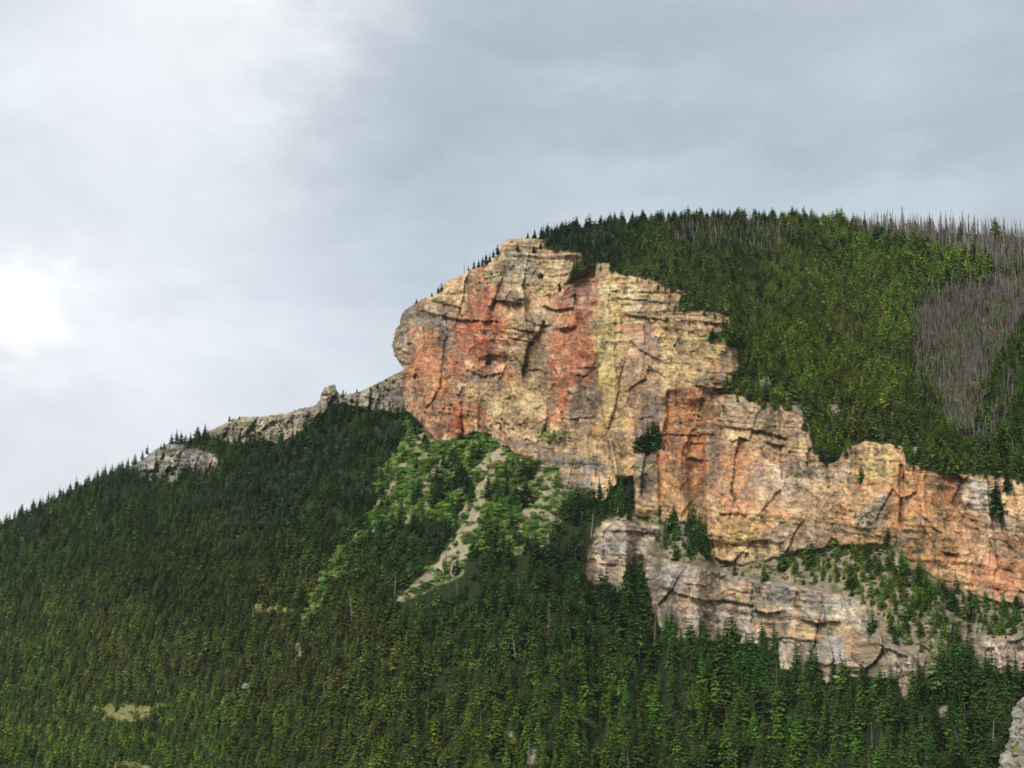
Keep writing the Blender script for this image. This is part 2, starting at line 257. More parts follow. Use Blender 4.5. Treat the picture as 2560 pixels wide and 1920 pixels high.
# overhanging ledges: (line from left to right, metres out, reach upward)
LEDGE = [([(1065, 647), (1087, 651), (1100, 651), (1130, 658)], 7, 22), ([(1178, 663), (1203, 669), (1240, 664)], 6, 22), ([(1140, 692), (1163, 702), (1190, 702)], 3.5, 14), ([(1200, 708), (1218, 711), (1248, 703)], 4, 25),
         ([(918, 644), (953, 654), (993, 664)], 3, 12), ([(905, 670), (965, 684), (993, 692), (1075, 693)], 5, 25), ([(1110, 709), (1140, 717), (1178, 717)], 4, 12), ([(1100, 728), (1153, 741)], 4, 14),
         ([(840, 746), (873, 760), (885, 764)], 7, 22), ([(866, 738), (895, 742)], 4, 16), ([(850, 775), (885, 787)], 5, 14), ([(1330, 642), (1372, 647), (1435, 655)], 3, 12), ([(1350, 679), (1385, 682), (1440, 692)], 4, 16),
         ([(1470, 691), (1542, 697), (1580, 701)], 3.5, 12), ([(1477, 732), (1522, 742), (1590, 753)], -4, 12), ([(1357, 732), (1385, 755), (1425, 777)], 4, 14), ([(1425, 782), (1450, 783)], 3, 10), ([(1503, 834), (1535, 837), (1562, 840)], 9, 26),
         ([(1500, 800), (1560, 806), (1590, 810)], 3, 12), ([(1620, 926), (1660, 934), (1677, 941), (1700, 945)], 5, 12), ([(1570, 950), (1610, 950)], 3, 10), ([(1655, 957), (1690, 963)], 6, 12), ([(1567, 922), (1620, 928)], 3, 8),
         ([(1490, 990), (1526, 993)], 6, 22), ([(1480, 955), (1526, 958)], 3, 8), ([(1427, 938), (1485, 940), (1542, 938)], 4, 10), ([(1575, 1177), (1660, 1166)], 3, 12), ([(1555, 1110), (1585, 1107), (1610, 1113)], 3.5, 18),
         ([(1427, 1266), (1480, 1288), (1530, 1296), (1572, 1296), (1625, 1308)], 5, 20), ([(1480, 1261), (1520, 1266), (1535, 1263)], 3, 10), ([(1575, 1273), (1622, 1282)], 3, 12), ([(1628, 1320), (1665, 1324), (1688, 1321)], 7, 16),
         ([(1735, 1341), (1771, 1348), (1812, 1342)], 8, 14), ([(1315, 1146), (1370, 1148), (1425, 1151)], 4, 10), ([(1296, 1218), (1350, 1220), (1390, 1222)], 3, 18), ([(1008, 916), (1028, 909), (1048, 908)], -6, 16), ([(1630, 1380), (1700, 1378), (1760, 1385)], 3, 14),
         ([(1760, 1432), (1800, 1436), (1820, 1434)], 4, 20), ([(1380, 905), (1410, 900)], 3, 10), ([(1010, 800), (1045, 812), (1085, 805)], 4, 22), ([(1142, 800), (1165, 795), (1178, 803)], 3, 14), ([(2035, 1190), (2070, 1200)], 5, 18), ([(1215, 906), (1262, 903), (1290, 901)], 2.5, 10),
         ([(1990, 1385), (2040, 1420)], 3, 10), ([(1900, 1393), (1960, 1420)], 3, 20), ([(2000, 1120), (2010, 1135), (2030, 1150)], 4, 14), ([(1300, 1040), (1330, 1035)], 2, 10), ([(690, 850), (730, 856)], 4, 14), ([(1255, 795), (1290, 792)], 3, 12)]
feat = np.zeros_like(GX)
for P, m, w in LEDGE:
    P = np.array(P, float); x = GX + nzx; yl = np.interp(x, P[:, 0], P[:, 1]) + 1.2 * nzy
    fade = sstep(P[0, 0] - 8, P[0, 0] + 10, x) * (1 - sstep(P[-1, 0] - 10, P[-1, 0] + 8, x))
    u = yl - GY
    feat += .72 * m * fade * np.where(u > 0, np.exp(-(u / w) ** 2), -.35 * np.exp(-(u / (w * .5)) ** 2))
CRACK = [([(1422, 985), (1425, 1040), (1426, 1115)], 5, 3.5), ([(1318, 985), (1327, 1040)], 4, 3), ([(1537, 860), (1542, 890), (1560, 917), (1563, 953)], 4, 3.5), ([(1073, 690), (1074, 735)], 3, 3), ([(1244, 640), (1250, 682), (1256, 700)], 5, 3.5),
         ([(1947, 1005), (1948, 1070), (1946, 1135)], 5, 3.5), ([(1786, 1005), (1792, 1065)], 3, 3), ([(2155, 1085), (2167, 1140), (2186, 1195)], 6, 4), ([(1392, 1210), (1390, 1263)], 5, 4), ([(1307, 1150), (1304, 1212)], 4, 3), ([(1627, 1263), (1625, 1345)], 4, 3),
         ([(1330, 700), (1330, 780), (1333, 850)], 3, 3), ([(1440, 690), (1448, 740), (1455, 790)], 3, 4), ([(960, 700), (962, 790), (966, 850)], 2.5, 3), ([(876, 830), (879, 880)], 4, 3), ([(1283, 585), (1286, 700), (1290, 790)], 2, 3), ([(997, 870), (999, 945)], 5, 3),
         ([(975, 875), (973, 945)], 3, 3), ([(1694, 1390), (1700, 1440)], 3, 3), ([(1940, 1440), (1960, 1500)], 3, 4), ([(1100, 660), (1105, 700)], 2, 3), ([(1850, 985), (1855, 1060)], 3, 5), ([(2000, 1030), (2005, 1120)], 2.5, 3), ([(1820, 1290), (1830, 1340)], 3, 3), ([(2095, 1355), (2097, 1400)], 4, 4)]
for P, m, w in CRACK:
    d, s = polydist(P); feat -= m * np.exp(-(d / w) ** 2)
def step(P, left, lw, right, rw, soft=3):
    global feat
    P = np.array(P, float); y = GY; xe = np.interp(y, P[:, 1], P[:, 0]) + .7 * nzx
    fy = sstep(P[0, 1] - 12, P[0, 1] + 8, y) * (1 - sstep(P[-1, 1] - 10, P[-1, 1] + 14, y)); u = GX - xe; t = sstep(-soft, soft, u)
    feat += fy * (left * (1 - t) * np.exp(-(np.minimum(u, 0) / lw) ** 2) + right * t * np.exp(-(np.maximum(u, 0) / rw) ** 2))
step([(1288, 560), (1287, 700), (1290, 800), (1303, 900), (1318, 980), (1330, 1035)], -13, 80, 13, 60)
step([(1524, 870), (1522, 960), (1522, 1060), (1525, 1130), (1529, 1172)], -8, 60, 9, 80)
step([(1371, 985), (1370, 1040), (1371, 1115)], -6, 40, 5, 30)
step([(1392, 1205), (1391, 1240), (1393, 1268)], -8, 50, 6, 60)
step([(1950, 965), (1952, 1060), (1950, 1140)], -3, 50, 5, 60)
step([(1440, 850), (1440, 900), (1430, 940)], 3, 30, -6, 60)
def bump(x, y, rx, ry, rot, m, p=2.0):
    global feat
    c, s = math.cos(R(rot)), math.sin(R(rot)); X = GX + nzx - x; Y = GY + nzy - y
    feat += m * np.exp(-(np.abs((c * X + s * Y) / rx) ** p + np.abs((-s * X + c * Y) / ry) ** p))
for q in [(1401, 1045, 24, 70, 0, 9, 6), (1505, 990, 18, 100, 0, -7, 4), (1062, 782, 20, 12, 0, -9), (1070, 760, 32, 14, 0, 5), (1540, 818, 42, 17, 5, 6, 3), (1890, 1105, 26, 52, 40, 5, 4), (987, 915, 12, 30, 0, 6, 4), (1115, 640, 28, 14, 5, 4), (1262, 660, 20, 30, 20, 3, 4),
          (1225, 690, 30, 20, 0, 3, 4), (1430, 1140, 60, 12, 0, 3), (1240, 1050, 32, 18, 15, 4, 4), (1200, 570, 30, 30, 0, 5, 3), (1395, 665, 50, 12, 5, 2, 4), (1310, 1140, 22, 40, 0, 3), (1790, 1305, 48, 17, 8, 3, 4), (1780, 1390, 40, 38, 0, -3), (2110, 1070, 45, 40, 30, 4, 3), (2015, 1180, 40, 22, 20, 3)]:
    bump(*q)
rk = rk * (1 + .9 * gblur(m_ridge | m_knob, 2, 2)) + 2.2 * gblur(m_ridge | m_knob, 2, 2) * fbm(X0 / 4, Z0 / 4, 4, 3, .7)
off = off + (rk * (1 + .25 * sstep(900, 1500, Y0))) * cfw + feat * cfw
bw = gblur(m_bench | m_gap, 1.5, 1.5) * (1 - cfw); off += rk * .45 * bw; off += 1.0 * fbm(GX / 5, GY / 3, 3, 4) * gblur(m_scree | m_mead, 1, 1)
# round the ground away behind every skyline edge
ed = gblur(MASK, 5, 4); ed = np.clip((ed - .5) * 2, 0, 1)
off -= (1 - ed) ** 2 * np.where(gblur(m_head | m_ridge | m_knob, 3, 3) > .3, 16, 4) * MASK
Y1 = Y0 - off; X1 = Y1 * RX; Z1 = Y1 * RZ

# ------------------------------------------------------------------ rock and soil colours (albedo written as bright-day sRGB)
KA = .88
colr = np.zeros(GX.shape + (3,)); colr[:] = (46, 58, 30)
def putm(m, c, soft=0.8):
    w = gblur(m, soft, soft)[..., None]; colr[:] = colr * (1 - w) + np.array(c, float) * w
putm(m_mead, (104, 124, 58)); putm(m_bench, (184, 162, 126)); putm(m_bench & (fbm(GX / 9, GY / 5, 4, 2, .65) > .05), (150, 138, 122), 1); putm(m_scree, (188, 170, 142)); putm(m_scree & (fbm(GX / 6, GY / 6, 4, 5, .65) > .1), (164, 148, 126), 1); putm(m_clear, (128, 122, 76)); putm(m_clear & (fbm(GX / 8, GY / 3, 3, 3) > 0), (150, 136, 86), .6); putm(m_gap, (152, 138, 118)); putm(m_burn, (124, 112, 84), 6); putm(m_burn & (fbm(GX / 12, GY / 9, 4, 2) > .0), (86, 92, 50), 1.5)
putm(m_mead & (streak > .16), (178, 162, 128)); putm(m_mead & (GX < 1060) & (GY < 1000) & (fbm(GX / 20, GY / 10, 3, 12) > 0), (128, 138, 70))
putm(m_bench & (fbm(GX / 12, GY / 8, 3, 6) > .16), (118, 118, 76), 1.2)
putm(m_clear & (GY < 1532) & (GX < 500), (122, 130, 66)); 
putm(m_head, (208, 170, 130)); putm(m_low, (186, 162, 136)); putm(m_ridge, (150, 138, 118)); putm(m_knob, (150, 144, 134))
STAIN = [(970, 800, 120, 110, 0, (204, 140, 104), .75), (1100, 760, 120, 70, 0, (196, 146, 112), .5), (1230, 780, 60, 110, 0, (204, 134, 98), .6), (1620, 1060, 130, 110, 0, (222, 168, 122), .8), (1760, 1060, 140, 90, 0, (214, 178, 142), .7), (2030, 1130, 190, 120, 20, (222, 164, 114), .85), (1470, 970, 80, 130, 0, (212, 150, 102), .7), (1380, 760, 110, 110, 0, (210, 180, 132), .6), (870, 720, 24, 55, 0, (152, 142, 126), .9), (925, 685, 60, 24, 14, (146, 141, 142), .85), (905, 735, 22, 34, 0, (196, 136, 106), .8), (917, 790, 30, 42, 0, (208, 114, 68), .95), (965, 725, 16, 62, 0, (126, 112, 114), .8),
 (992, 770, 13, 95, 0, (188, 108, 82), .85), (1040, 715, 48, 50, 0, (184, 98, 72), .95), (1046, 655, 36, 34, 0, (206, 112, 78), .85), (1060, 612, 26, 9, 5, (216, 120, 80), .9), (1042, 765, 26, 36, 0, (200, 94, 64), .8),
 (1062, 782, 24, 17, 0, (112, 104, 96), .9), (1096, 790, 13, 62, -14, (202, 116, 80), .85), (1142, 785, 38, 48, 0, (166, 146, 108), .9), (1150, 800, 10, 40, 0, (196, 174, 108), .6), (1176, 770, 18, 70, 0, (152, 132, 120), .8),
 (1110, 600, 70, 28, 10, (160, 148, 126), .7), (1125, 560, 56, 36, 0, (154, 146, 130), .8), (1205, 575, 38, 34, 0, (196, 172, 140), .8), (1062, 592, 32, 7, 12, (120, 134, 62), .9), (1140, 516, 34, 5, 0, (178, 164, 98), .9),
 (1112, 645, 36, 14, 5, (122, 112, 106), .75), (1160, 685, 50, 20, 5, (158, 146, 122), .6), (1085, 670, 60, 8, 5, (196, 150, 116), .5), (1228, 690, 30, 22, 0, (206, 132, 92), .85), (1262, 665, 20, 40, 0, (150, 80, 70), .85), (1258, 612, 36, 26, -35, (166, 92, 78), .95), (1218, 648, 28, 16, -35, (160, 84, 72), .9),
 (1242, 775, 48, 80, 4, (198, 106, 76), .97), (1216, 850, 18, 62, 8, (196, 106, 74), .9), (1262, 872, 30, 62, 0, (116, 104, 98), .92), (1240, 935, 50, 28, 0, (152, 126, 106), .7), (1000, 835, 60, 22, 0, (172, 152, 126), .7), (1085, 850, 90, 32, 0, (206, 182, 124), .8),
 (1115, 885, 66, 22, 0, (212, 198, 148), .75), (958, 872, 62, 32, 0, (192, 132, 104), .85), (940, 932, 36, 22, 0, (150, 96, 84), .9), (987, 915, 13, 32, 0, (168, 78, 56), .97), (1022, 900, 26, 22, 0, (208, 136, 86), .85), (1135, 908, 14, 16, 0, (206, 138, 92), .85),
 (1050, 822, 40, 20, 0, (134, 122, 104), .7), (950, 840, 16, 40, 0, (200, 128, 74), .6), (1320, 780, 30, 210, -3, (208, 182, 116), .9), (1303, 640, 12, 70, 0, (196, 164, 132), .8), (1360, 640, 66, 26, 5, (204, 186, 144), .7), (1395, 672, 60, 14, 5, (182, 168, 142), .7),
 (1385, 715, 54, 16, 10, (200, 140, 114), .75), (1420, 758, 50, 30, 20, (152, 132, 126), .8), (1395, 800, 36, 30, 0, (198, 158, 126), .6), (1368, 840, 26, 95, 0, (208, 166, 136), .9), (1500, 775, 80, 55, 0, (208, 186, 126), .85), (1525, 700, 56, 26, 5, (192, 168, 132), .7),
 (1442, 725, 18, 26, 0, (204, 178, 94), .8), (1540, 825, 46, 16, 0, (160, 142, 130), .8), (1418, 868, 24, 44, 0, (142, 130, 120), .85), (1396, 915, 22, 44, 0, (150, 138, 128), .85), (1312, 925, 44, 34, 0, (208, 160, 88), .7), (1270, 975, 60, 34, 0, (176, 152, 122), .6),
 (1120, 962, 76, 12, 14, (142, 130, 124), .9), (1255, 1002, 96, 18, 14, (134, 130, 128), .95), (1242, 1052, 60, 24, 10, (148, 143, 138), .95), (1160, 935, 60, 14, 0, (176, 150, 110), .6), (1190, 940, 30, 18, 20, (96, 118, 52), .85), (1340, 985, 26, 70, 0, (206, 174, 122), .8),
 (1401, 1025, 26, 60, 0, (128, 122, 116), .97), (1400, 1098, 30, 20, 0, (208, 184, 124), .8), (1478, 848, 34, 20, 0, (176, 120, 96), .85), (1526, 852, 30, 18, 0, (214, 132, 86), .9), (1500, 895, 60, 30, 0, (206, 136, 88), .8), (1500, 925, 60, 12, 0, (170, 150, 118), .6),
 (1455, 965, 32, 46, 0, (208, 118, 70), .92), (1507, 975, 22, 60, 0, (186, 118, 76), .92), (1450, 1060, 24, 62, 0, (206, 160, 110), .9), (1492, 1050, 20, 36, 0, (178, 130, 92), .85), (1545, 1000, 16, 85, 0, (152, 130, 120), .85), (1602, 882, 66, 26, 5, (184, 166, 138), .8),
 (1680, 915, 62, 26, 10, (166, 152, 140), .8), (1645, 958, 90, 16, 5, (210, 190, 146), .8), (1602, 1050, 58, 62, 0, (218, 152, 112), .85), (1710, 1040, 95, 46, 0, (196, 178, 162), .8), (1660, 1100, 60, 30, 0, (222, 170, 124), .6), (1590, 1150, 64, 42, 0, (214, 172, 110), .85),
 (1720, 1160, 74, 28, 0, (168, 152, 140), .7), (1640, 1192, 66, 16, 0, (206, 186, 134), .7), (1892, 1000, 42, 40, 0, (216, 182, 116), .85), (1892, 1108, 24, 50, 40, (134, 130, 122), .95), (1822, 1100, 30, 14, -30, (226, 172, 98), .8), (1800, 1020, 40, 30, 0, (176, 164, 150), .6), (1800, 1060, 60, 20, 0, (222, 176, 120), .5),
 (1985, 1060, 42, 62, 0, (220, 152, 100), .85), (2052, 1080, 14, 66, 0, (208, 118, 84), .92), (2112, 1070, 40, 42, 20, (208, 200, 192), .92), (2060, 1035, 26, 12, 0, (200, 110, 76), .8), (2110, 1180, 74, 40, 20, (210, 164, 132), .85), (2170, 1130, 50, 26, 25, (204, 192, 178), .85), (2020, 1180, 60, 42, 0, (212, 162, 104), .85),
 (2160, 1245, 60, 40, 0, (216, 142, 104), .85), (1940, 1160, 40, 22, 0, (178, 158, 138), .6), (2300, 1180, 90, 80, 0, (206, 150, 116), .7),
 (1340, 1180, 56, 22, 0, (166, 156, 150), .85), (1330, 1225, 60, 16, 0, (190, 158, 126), .7), (1465, 1240, 54, 18, 0, (172, 162, 154), .8), (1530, 1283, 60, 12, 0, (212, 164, 116), .8), (1600, 1290, 20, 26, 0, (216, 160, 112), .75), (1690, 1285, 26, 26, 0, (140, 138, 138), .9), (1660, 1350, 28, 34, 0, (220, 168, 116), .85),
 (1790, 1306, 52, 16, 8, (140, 139, 140), .95), (1765, 1360, 60, 22, 0, (220, 170, 108), .85), (1798, 1402, 36, 34, 0, (166, 157, 147), .95), (1840, 1385, 12, 30, 0, (222, 158, 92), .8), (1560, 1345, 70, 30, 0, (176, 163, 148), .8), (1870, 1405, 46, 36, 0, (212, 176, 134), .7), (1940, 1440, 60, 26, 0, (198, 170, 146), .7), (1450, 1300, 30, 20, 0, (214, 172, 120), .6),
 (1420, 1280, 20, 24, 0, (172, 158, 140), .6), (715, 850, 16, 22, 0, (188, 166, 140), .8), (740, 880, 40, 16, 0, (150, 142, 132), .7), (830, 858, 44, 24, 0, (150, 142, 134), .85), (852, 822, 24, 14, -30, (196, 178, 122), .8), (600, 930, 60, 14, 0, (196, 172, 130), .5), (520, 905, 26, 5, -10, (128, 130, 72), .8)]
wx2 = GX + 20 * fbm(GX / 18, GY / 26, 5, 1, .62) ; wy2 = GY + 26 * fbm(GX / 12 + 33, GY / 40, 5, 2, .62)
rockw = cfw[..., None]; SM = np.clip(.85 + .5 * fA + .45 * fB, .35, 1.15) * (.66 + .34 * sstep(-.35, .15, fbm(X0 / 4.5, Z0 / 9, 4, 12, .65)))
for x, y, rx, ry, rot, c, al in STAIN:
    cc, ss = math.cos(R(rot)), math.sin(R(rot)); X = wx2 - x; Y = wy2 - y
    q = ((cc * X + ss * Y) / rx) ** 2 + ((-ss * X + cc * Y) / ry) ** 2
    w = (al * (1 - sstep(.45, 1.6, q)) * SM)[..., None] * rockw; colr = colr * (1 - w) + np.array(c, float) * w
# run-off streaks, bed colours, lichen greys, pale fresh scars: all fixed to the rock
def tintmix(c, w):
    global colr
    w = (w[..., None] * rockw); colr = colr * (1 - w) + np.array(c, float) * w
st1 = fbm(X0 / 2.6, Z0 / 34, 4, 3, .6); st2 = fbm(X0 / 5 + 90, Z0 / 60, 4, 7, .6)
tintmix((122, 110, 104), .45 * sstep(.12, .5, st1) * sstep(-.1, .3, fbm(GX / 50, GY / 60, 3, 9)))
tintmix((200, 120, 82), .35 * sstep(.18, .5, st2) * sstep(0, .35, fbm(GX / 70 + 7, GY / 60, 3, 4)))
tintmix((226, 204, 164), .55 * sstep(.15, .5, fbm(X0 / 7 + 50, Sx / 3.2, 4, 12)))
tintmix((146, 136, 130), .42 * sstep(.1, .45, fbm(X0 / 10 + 11, Sx / 4.5, 4, 5)))
tintmix((104, 92, 82), .4 * sstep(.3, .55, fbm(X0 / 3 + 71, Sx / 1.8, 3, 15)))
bt = beds(Sx / 1.7, 9, .3); lum = 1 + (.16 * fA + .20 * fB - .22 * (1 - sstep(0, .06, fC)) + .14 * (cid - .5) + .22 * (bt - .5) * np.clip(bedw, .25, 1) + .36 * fbm(X0 / 2.4, Z0 / 2.6, 4, 1, .75) + .22 * fbm(X0 / 9, Z0 / 12, 3, 6))[..., None] * (.25 + .75 * rockw)
gm = m_rock & (fbm(GX / 14 + 3, GY / 5 + GX / 60, 3, 10) > .43) & (bedw > .5); putm(gm, (104, 118, 62), .6)          # grass on ledges
gr = colr.mean(-1, keepdims=True); colr = gr + (colr - gr) * (.90 * rockw + .9 * (1 - rockw)); mxr = colr.max(-1, keepdims=True); colr = np.where(rockw > .5, mxr + (colr - mxr) * np.minimum(1, 95 / (mxr - colr.min(-1, keepdims=True) + 1)), colr); colr = np.where(m_head[..., None], colr * (1.015, .992, .96), colr); colr = np.where((m_low)[..., None], colr * 1.04 + (gr - colr) * .10, colr); colr = np.clip(colr * lum, 4, 250)
COL = s2l(colr) * KA

# ------------------------------------------------------------------ materials
def new_mat(name, rough=.95):
    m = bpy.data.materials.new(name); m.use_nodes = True; b_ = m.node_tree.nodes['Principled BSDF']
    b_.inputs['Roughness'].default_value = rough; b_.inputs['Specular IOR Level'].default_value = .12; return m, m.node_tree, b_
def ground_mat(name, sc, amt, bumpd):
    m, t, p = new_mat(name)
    at = t.nodes.new('ShaderNodeAttribute'); at.attribute_name = 'Col'
    ge = t.nodes.new('ShaderNodeTexCoord')
    mp_ = t.nodes.new('ShaderNodeMapping'); mp_.inputs['Scale'].default_value = (1, 1, 1.5); mp_.inputs['Rotation'].default_value = (0, R(11), 0); t.links.new(ge.outputs['Object'], mp_.inputs[0])
    n = t.nodes.new('ShaderNodeTexNoise'); n.inputs['Scale'].default_value = sc; n.inputs['Detail'].default_value = 6; n.inputs['Roughness'].default_value = .7; t.links.new(mp_.outputs[0], n.inputs['Vector'])
    r = t.nodes.new('ShaderNodeMapRange'); r.inputs[1].default_value = .3; r.inputs[2].default_value = .7; r.inputs[3].default_value = 1 - amt; r.inputs[4].default_value = 1 + amt; t.links.new(n.outputs['Fac'], r.inputs[0])
    x = t.nodes.new('ShaderNodeVectorMath'); x.operation = 'SCALE'; t.links.new(at.outputs['Color'], x.inputs[0]); t.links.new(r.outputs[0], x.inputs['Scale']); t.links.new(x.outputs[0], p.inputs['Base Color'])
    if bumpd:
        bp = t.nodes.new('ShaderNodeBump'); bp.inputs['Distance'].default_value = bumpd; bp.inputs['Strength'].default_value = .9; t.links.new(n.outputs['Fac'], bp.inputs['Height']); t.links.new(bp.outputs[0], p.inputs['Normal'])
    return m
M_rock = ground_mat('limestone', .55, .28, 1.5); M_soil = ground_mat('forest_soil', .5, .35, .5); M_scree = ground_mat('scree_gravel', .9, .35, .6)
def tag(o, label=None, cat=None, group=None, kind=None):
    for k, v in (('label', label), ('category', cat), ('group', group), ('kind', kind)):
        if v: o[k] = v
    return o
def mesh_obj(name, V, Fc, mat, col=None, parent=None, smooth=False, link=True):
    me = bpy.data.meshes.new(name); V = np.asarray(V, np.float32); Fc = np.asarray(Fc, np.int32); n = Fc.shape[1]
    me.vertices.add(len(V)); me.vertices.foreach_set('co', V.ravel()); me.loops.add(Fc.size); me.loops.foreach_set('vertex_index', Fc.ravel())
    me.polygons.add(len(Fc)); me.polygons.foreach_set('loop_start', np.arange(0, Fc.size, n, dtype=np.int32)); me.polygons.foreach_set('loop_total', np.full(len(Fc), n, np.int32))
    if smooth: me.polygons.foreach_set('use_smooth', np.ones(len(Fc), bool))
    if col is not None:
        at = me.color_attributes.new('Col', 'FLOAT_COLOR', 'POINT'); c4 = np.ones((len(V), 4), np.float32); c4[:, :3] = col; at.data.foreach_set('color', c4.ravel())
    me.update(calc_edges=True); me.materials.append(mat)
    o = bpy.data.objects.new(name, me)
    if link: C.objects.link(o)
    if parent: o.parent = parent
    return o

# ------------------------------------------------------------------ the mountain, split by kind of ground
P3 = np.stack([X1, Y1, Z1], -1)
vid = np.arange(NYr * NXc).reshape(NYr, NXc)
cell = MASK[:-1, :-1] & MASK[1:, :-1] & MASK[:-1, 1:] & MASK[1:, 1:]
cls = np.zeros(GX.shape, int)                       # 0 forest floor 1 scree+meadow 2 bench 3 main cliff 4 ridge rock 5 lower cliff
cls[m_mead | m_scree] = 1; cls[m_bench] = 2; cls[m_head] = 3; cls[m_ridge | m_knob] = 4; cls[m_low] = 5
ccl = cls[:-1, :-1]
names = ['hill', 'scree_slope', 'ledge_slope', 'cliff', 'ridge', 'cliff']
labs = ['dark soil of the wooded mountainside under the conifers', 'talus fan of green scrub and tan scree below the red headland', 'stony sloping shelf between the tall cliff and the low cliff band',
        'tall cliff of orange, red and yellow limestone running from the headland to the east end', 'pale grey rock outcrops with a pinnacle along the sloping crest', 'low layered grey and tan cliff band rising out of the conifers']
mats = [M_soil, M_scree, M_rock, M_rock, M_rock, M_rock]
cats = ['hillside', 'talus slope', 'rock shelf', 'cliff', 'rocky ridge', 'cliff']
# skirt round the crest: boundary edges carried back and down so the mountain is solid from the side
bnd = []
A_, B_, C_, D_ = vid[:-1, :-1], vid[:-1, 1:], vid[1:, 1:], vid[1:, :-1]
padc = np.pad(cell, 1); up_, dn, lf, rt = padc[:-2, 1:-1], padc[2:, 1:-1], padc[1:-1, :-2], padc[1:-1, 2:]
for k, nm in enumerate(names):
    sel = cell & (ccl == k)
    Fq = np.stack([A_[sel], D_[sel], C_[sel], B_[sel]], -1)
    E = []
    s = sel & ~up_; E.append(np.stack([A_[s], B_[s]], -1))
    s = sel & ~lf; E.append(np.stack([D_[s], A_[s]], -1))
    s = sel & ~rt; E.append(np.stack([B_[s], C_[s]], -1))
    inner = sel & ~dn; inner[-1, :] = False; E.append(np.stack([C_[inner], D_[inner]], -1))
    E = np.concatenate(E)
    used, inv = np.unique(Fq, return_inverse=True); Fl = inv.reshape(Fq.shape)
    V = P3.reshape(-1, 3)[used]; Cc = COL.reshape(-1, 3)[used]
    if len(E):
        eu, ei = np.unique(E, return_inverse=True); ei = ei.reshape(E.shape); base = len(V)
        rim = P3.reshape(-1, 3)[eu]; rc = COL.reshape(-1, 3)[eu]; Vs = [rim]
        for dy_, dz_ in ((14, -5), (60, -34), (260, -200), (900, -700)):
            q = rim.copy(); q[:, 1] += dy_; q[:, 2] += dz_; q[:, 0] += dy_ * rim[:, 0] / rim[:, 1]
            ns_ = (GX.ravel()[eu] > 825) & (GX.ravel()[eu] < 1000) & (GY.ravel()[eu] > 590) & (GY.ravel()[eu] < 815)      # the headland stays full behind its nose
            q[ns_] = rim[ns_] * (1 + dy_ / rim[ns_, 1:2]) + np.array([min(dy_, 120) * .8 + 2, 0, 0]); Vs.append(q)
        n_ = len(eu); fs = []
        for j in range(4): fs.append(np.stack([ei[:, 0] + base + j * n_, ei[:, 1] + base + j * n_, ei[:, 1] + base + (j + 1) * n_, ei[:, 0] + base + (j + 1) * n_], -1))
        V = np.concatenate([V] + Vs); Cc = np.concatenate([Cc] + [rc] * 5); Fl = np.concatenate([Fl] + fs)
    o = mesh_obj(nm, V, Fl, mats[k], Cc); tag(o, labs[k], cats[k], kind='structure')
# valley floor between the camera and the foot of the mountain, out to the horizon
fo = P3[-1]; fx, fy = fo[:, 0], fo[:, 1]
xs = np.linspace(-9000, 9000, 181); ys = np.concatenate([np.linspace(-6000, 0, 25), np.linspace(40, 1200, 59), np.linspace(1400, 9000, 20)])
VX, VY = np.meshgrid(xs, ys)
edge = np.interp(VX, fx, fy, left=fy[0], right=fy[-1]); ez = np.interp(VX, fx, fo[:, 2])
VZ = np.where(VY < edge - 5, -3 + (ez + 3) * sstep(0, 1, VY / edge * .92) - 2.0, ez - 3 - (VY - edge) * .02) + 1.0 * fbm(VX / 90, VY / 90, 3, 1)
VZ = np.minimum(VZ, np.where(VY > 60, -.052 * VY - 3, -2.0)); 
vi = np.arange(VX.size).reshape(VX.shape)
o = mesh_obj('ground', np.stack([VX, VY, VZ], -1).reshape(-1, 3), np.stack([vi[:-1, :-1], vi[:-1, 1:], vi[1:, 1:], vi[1:, :-1]], -1).reshape(-1, 4), M_soil, np.tile(s2l((96, 108, 58)) * .5, (VX.size, 1)))
tag(o, 'grassy valley floor below the mountain', 'ground', kind='structure')

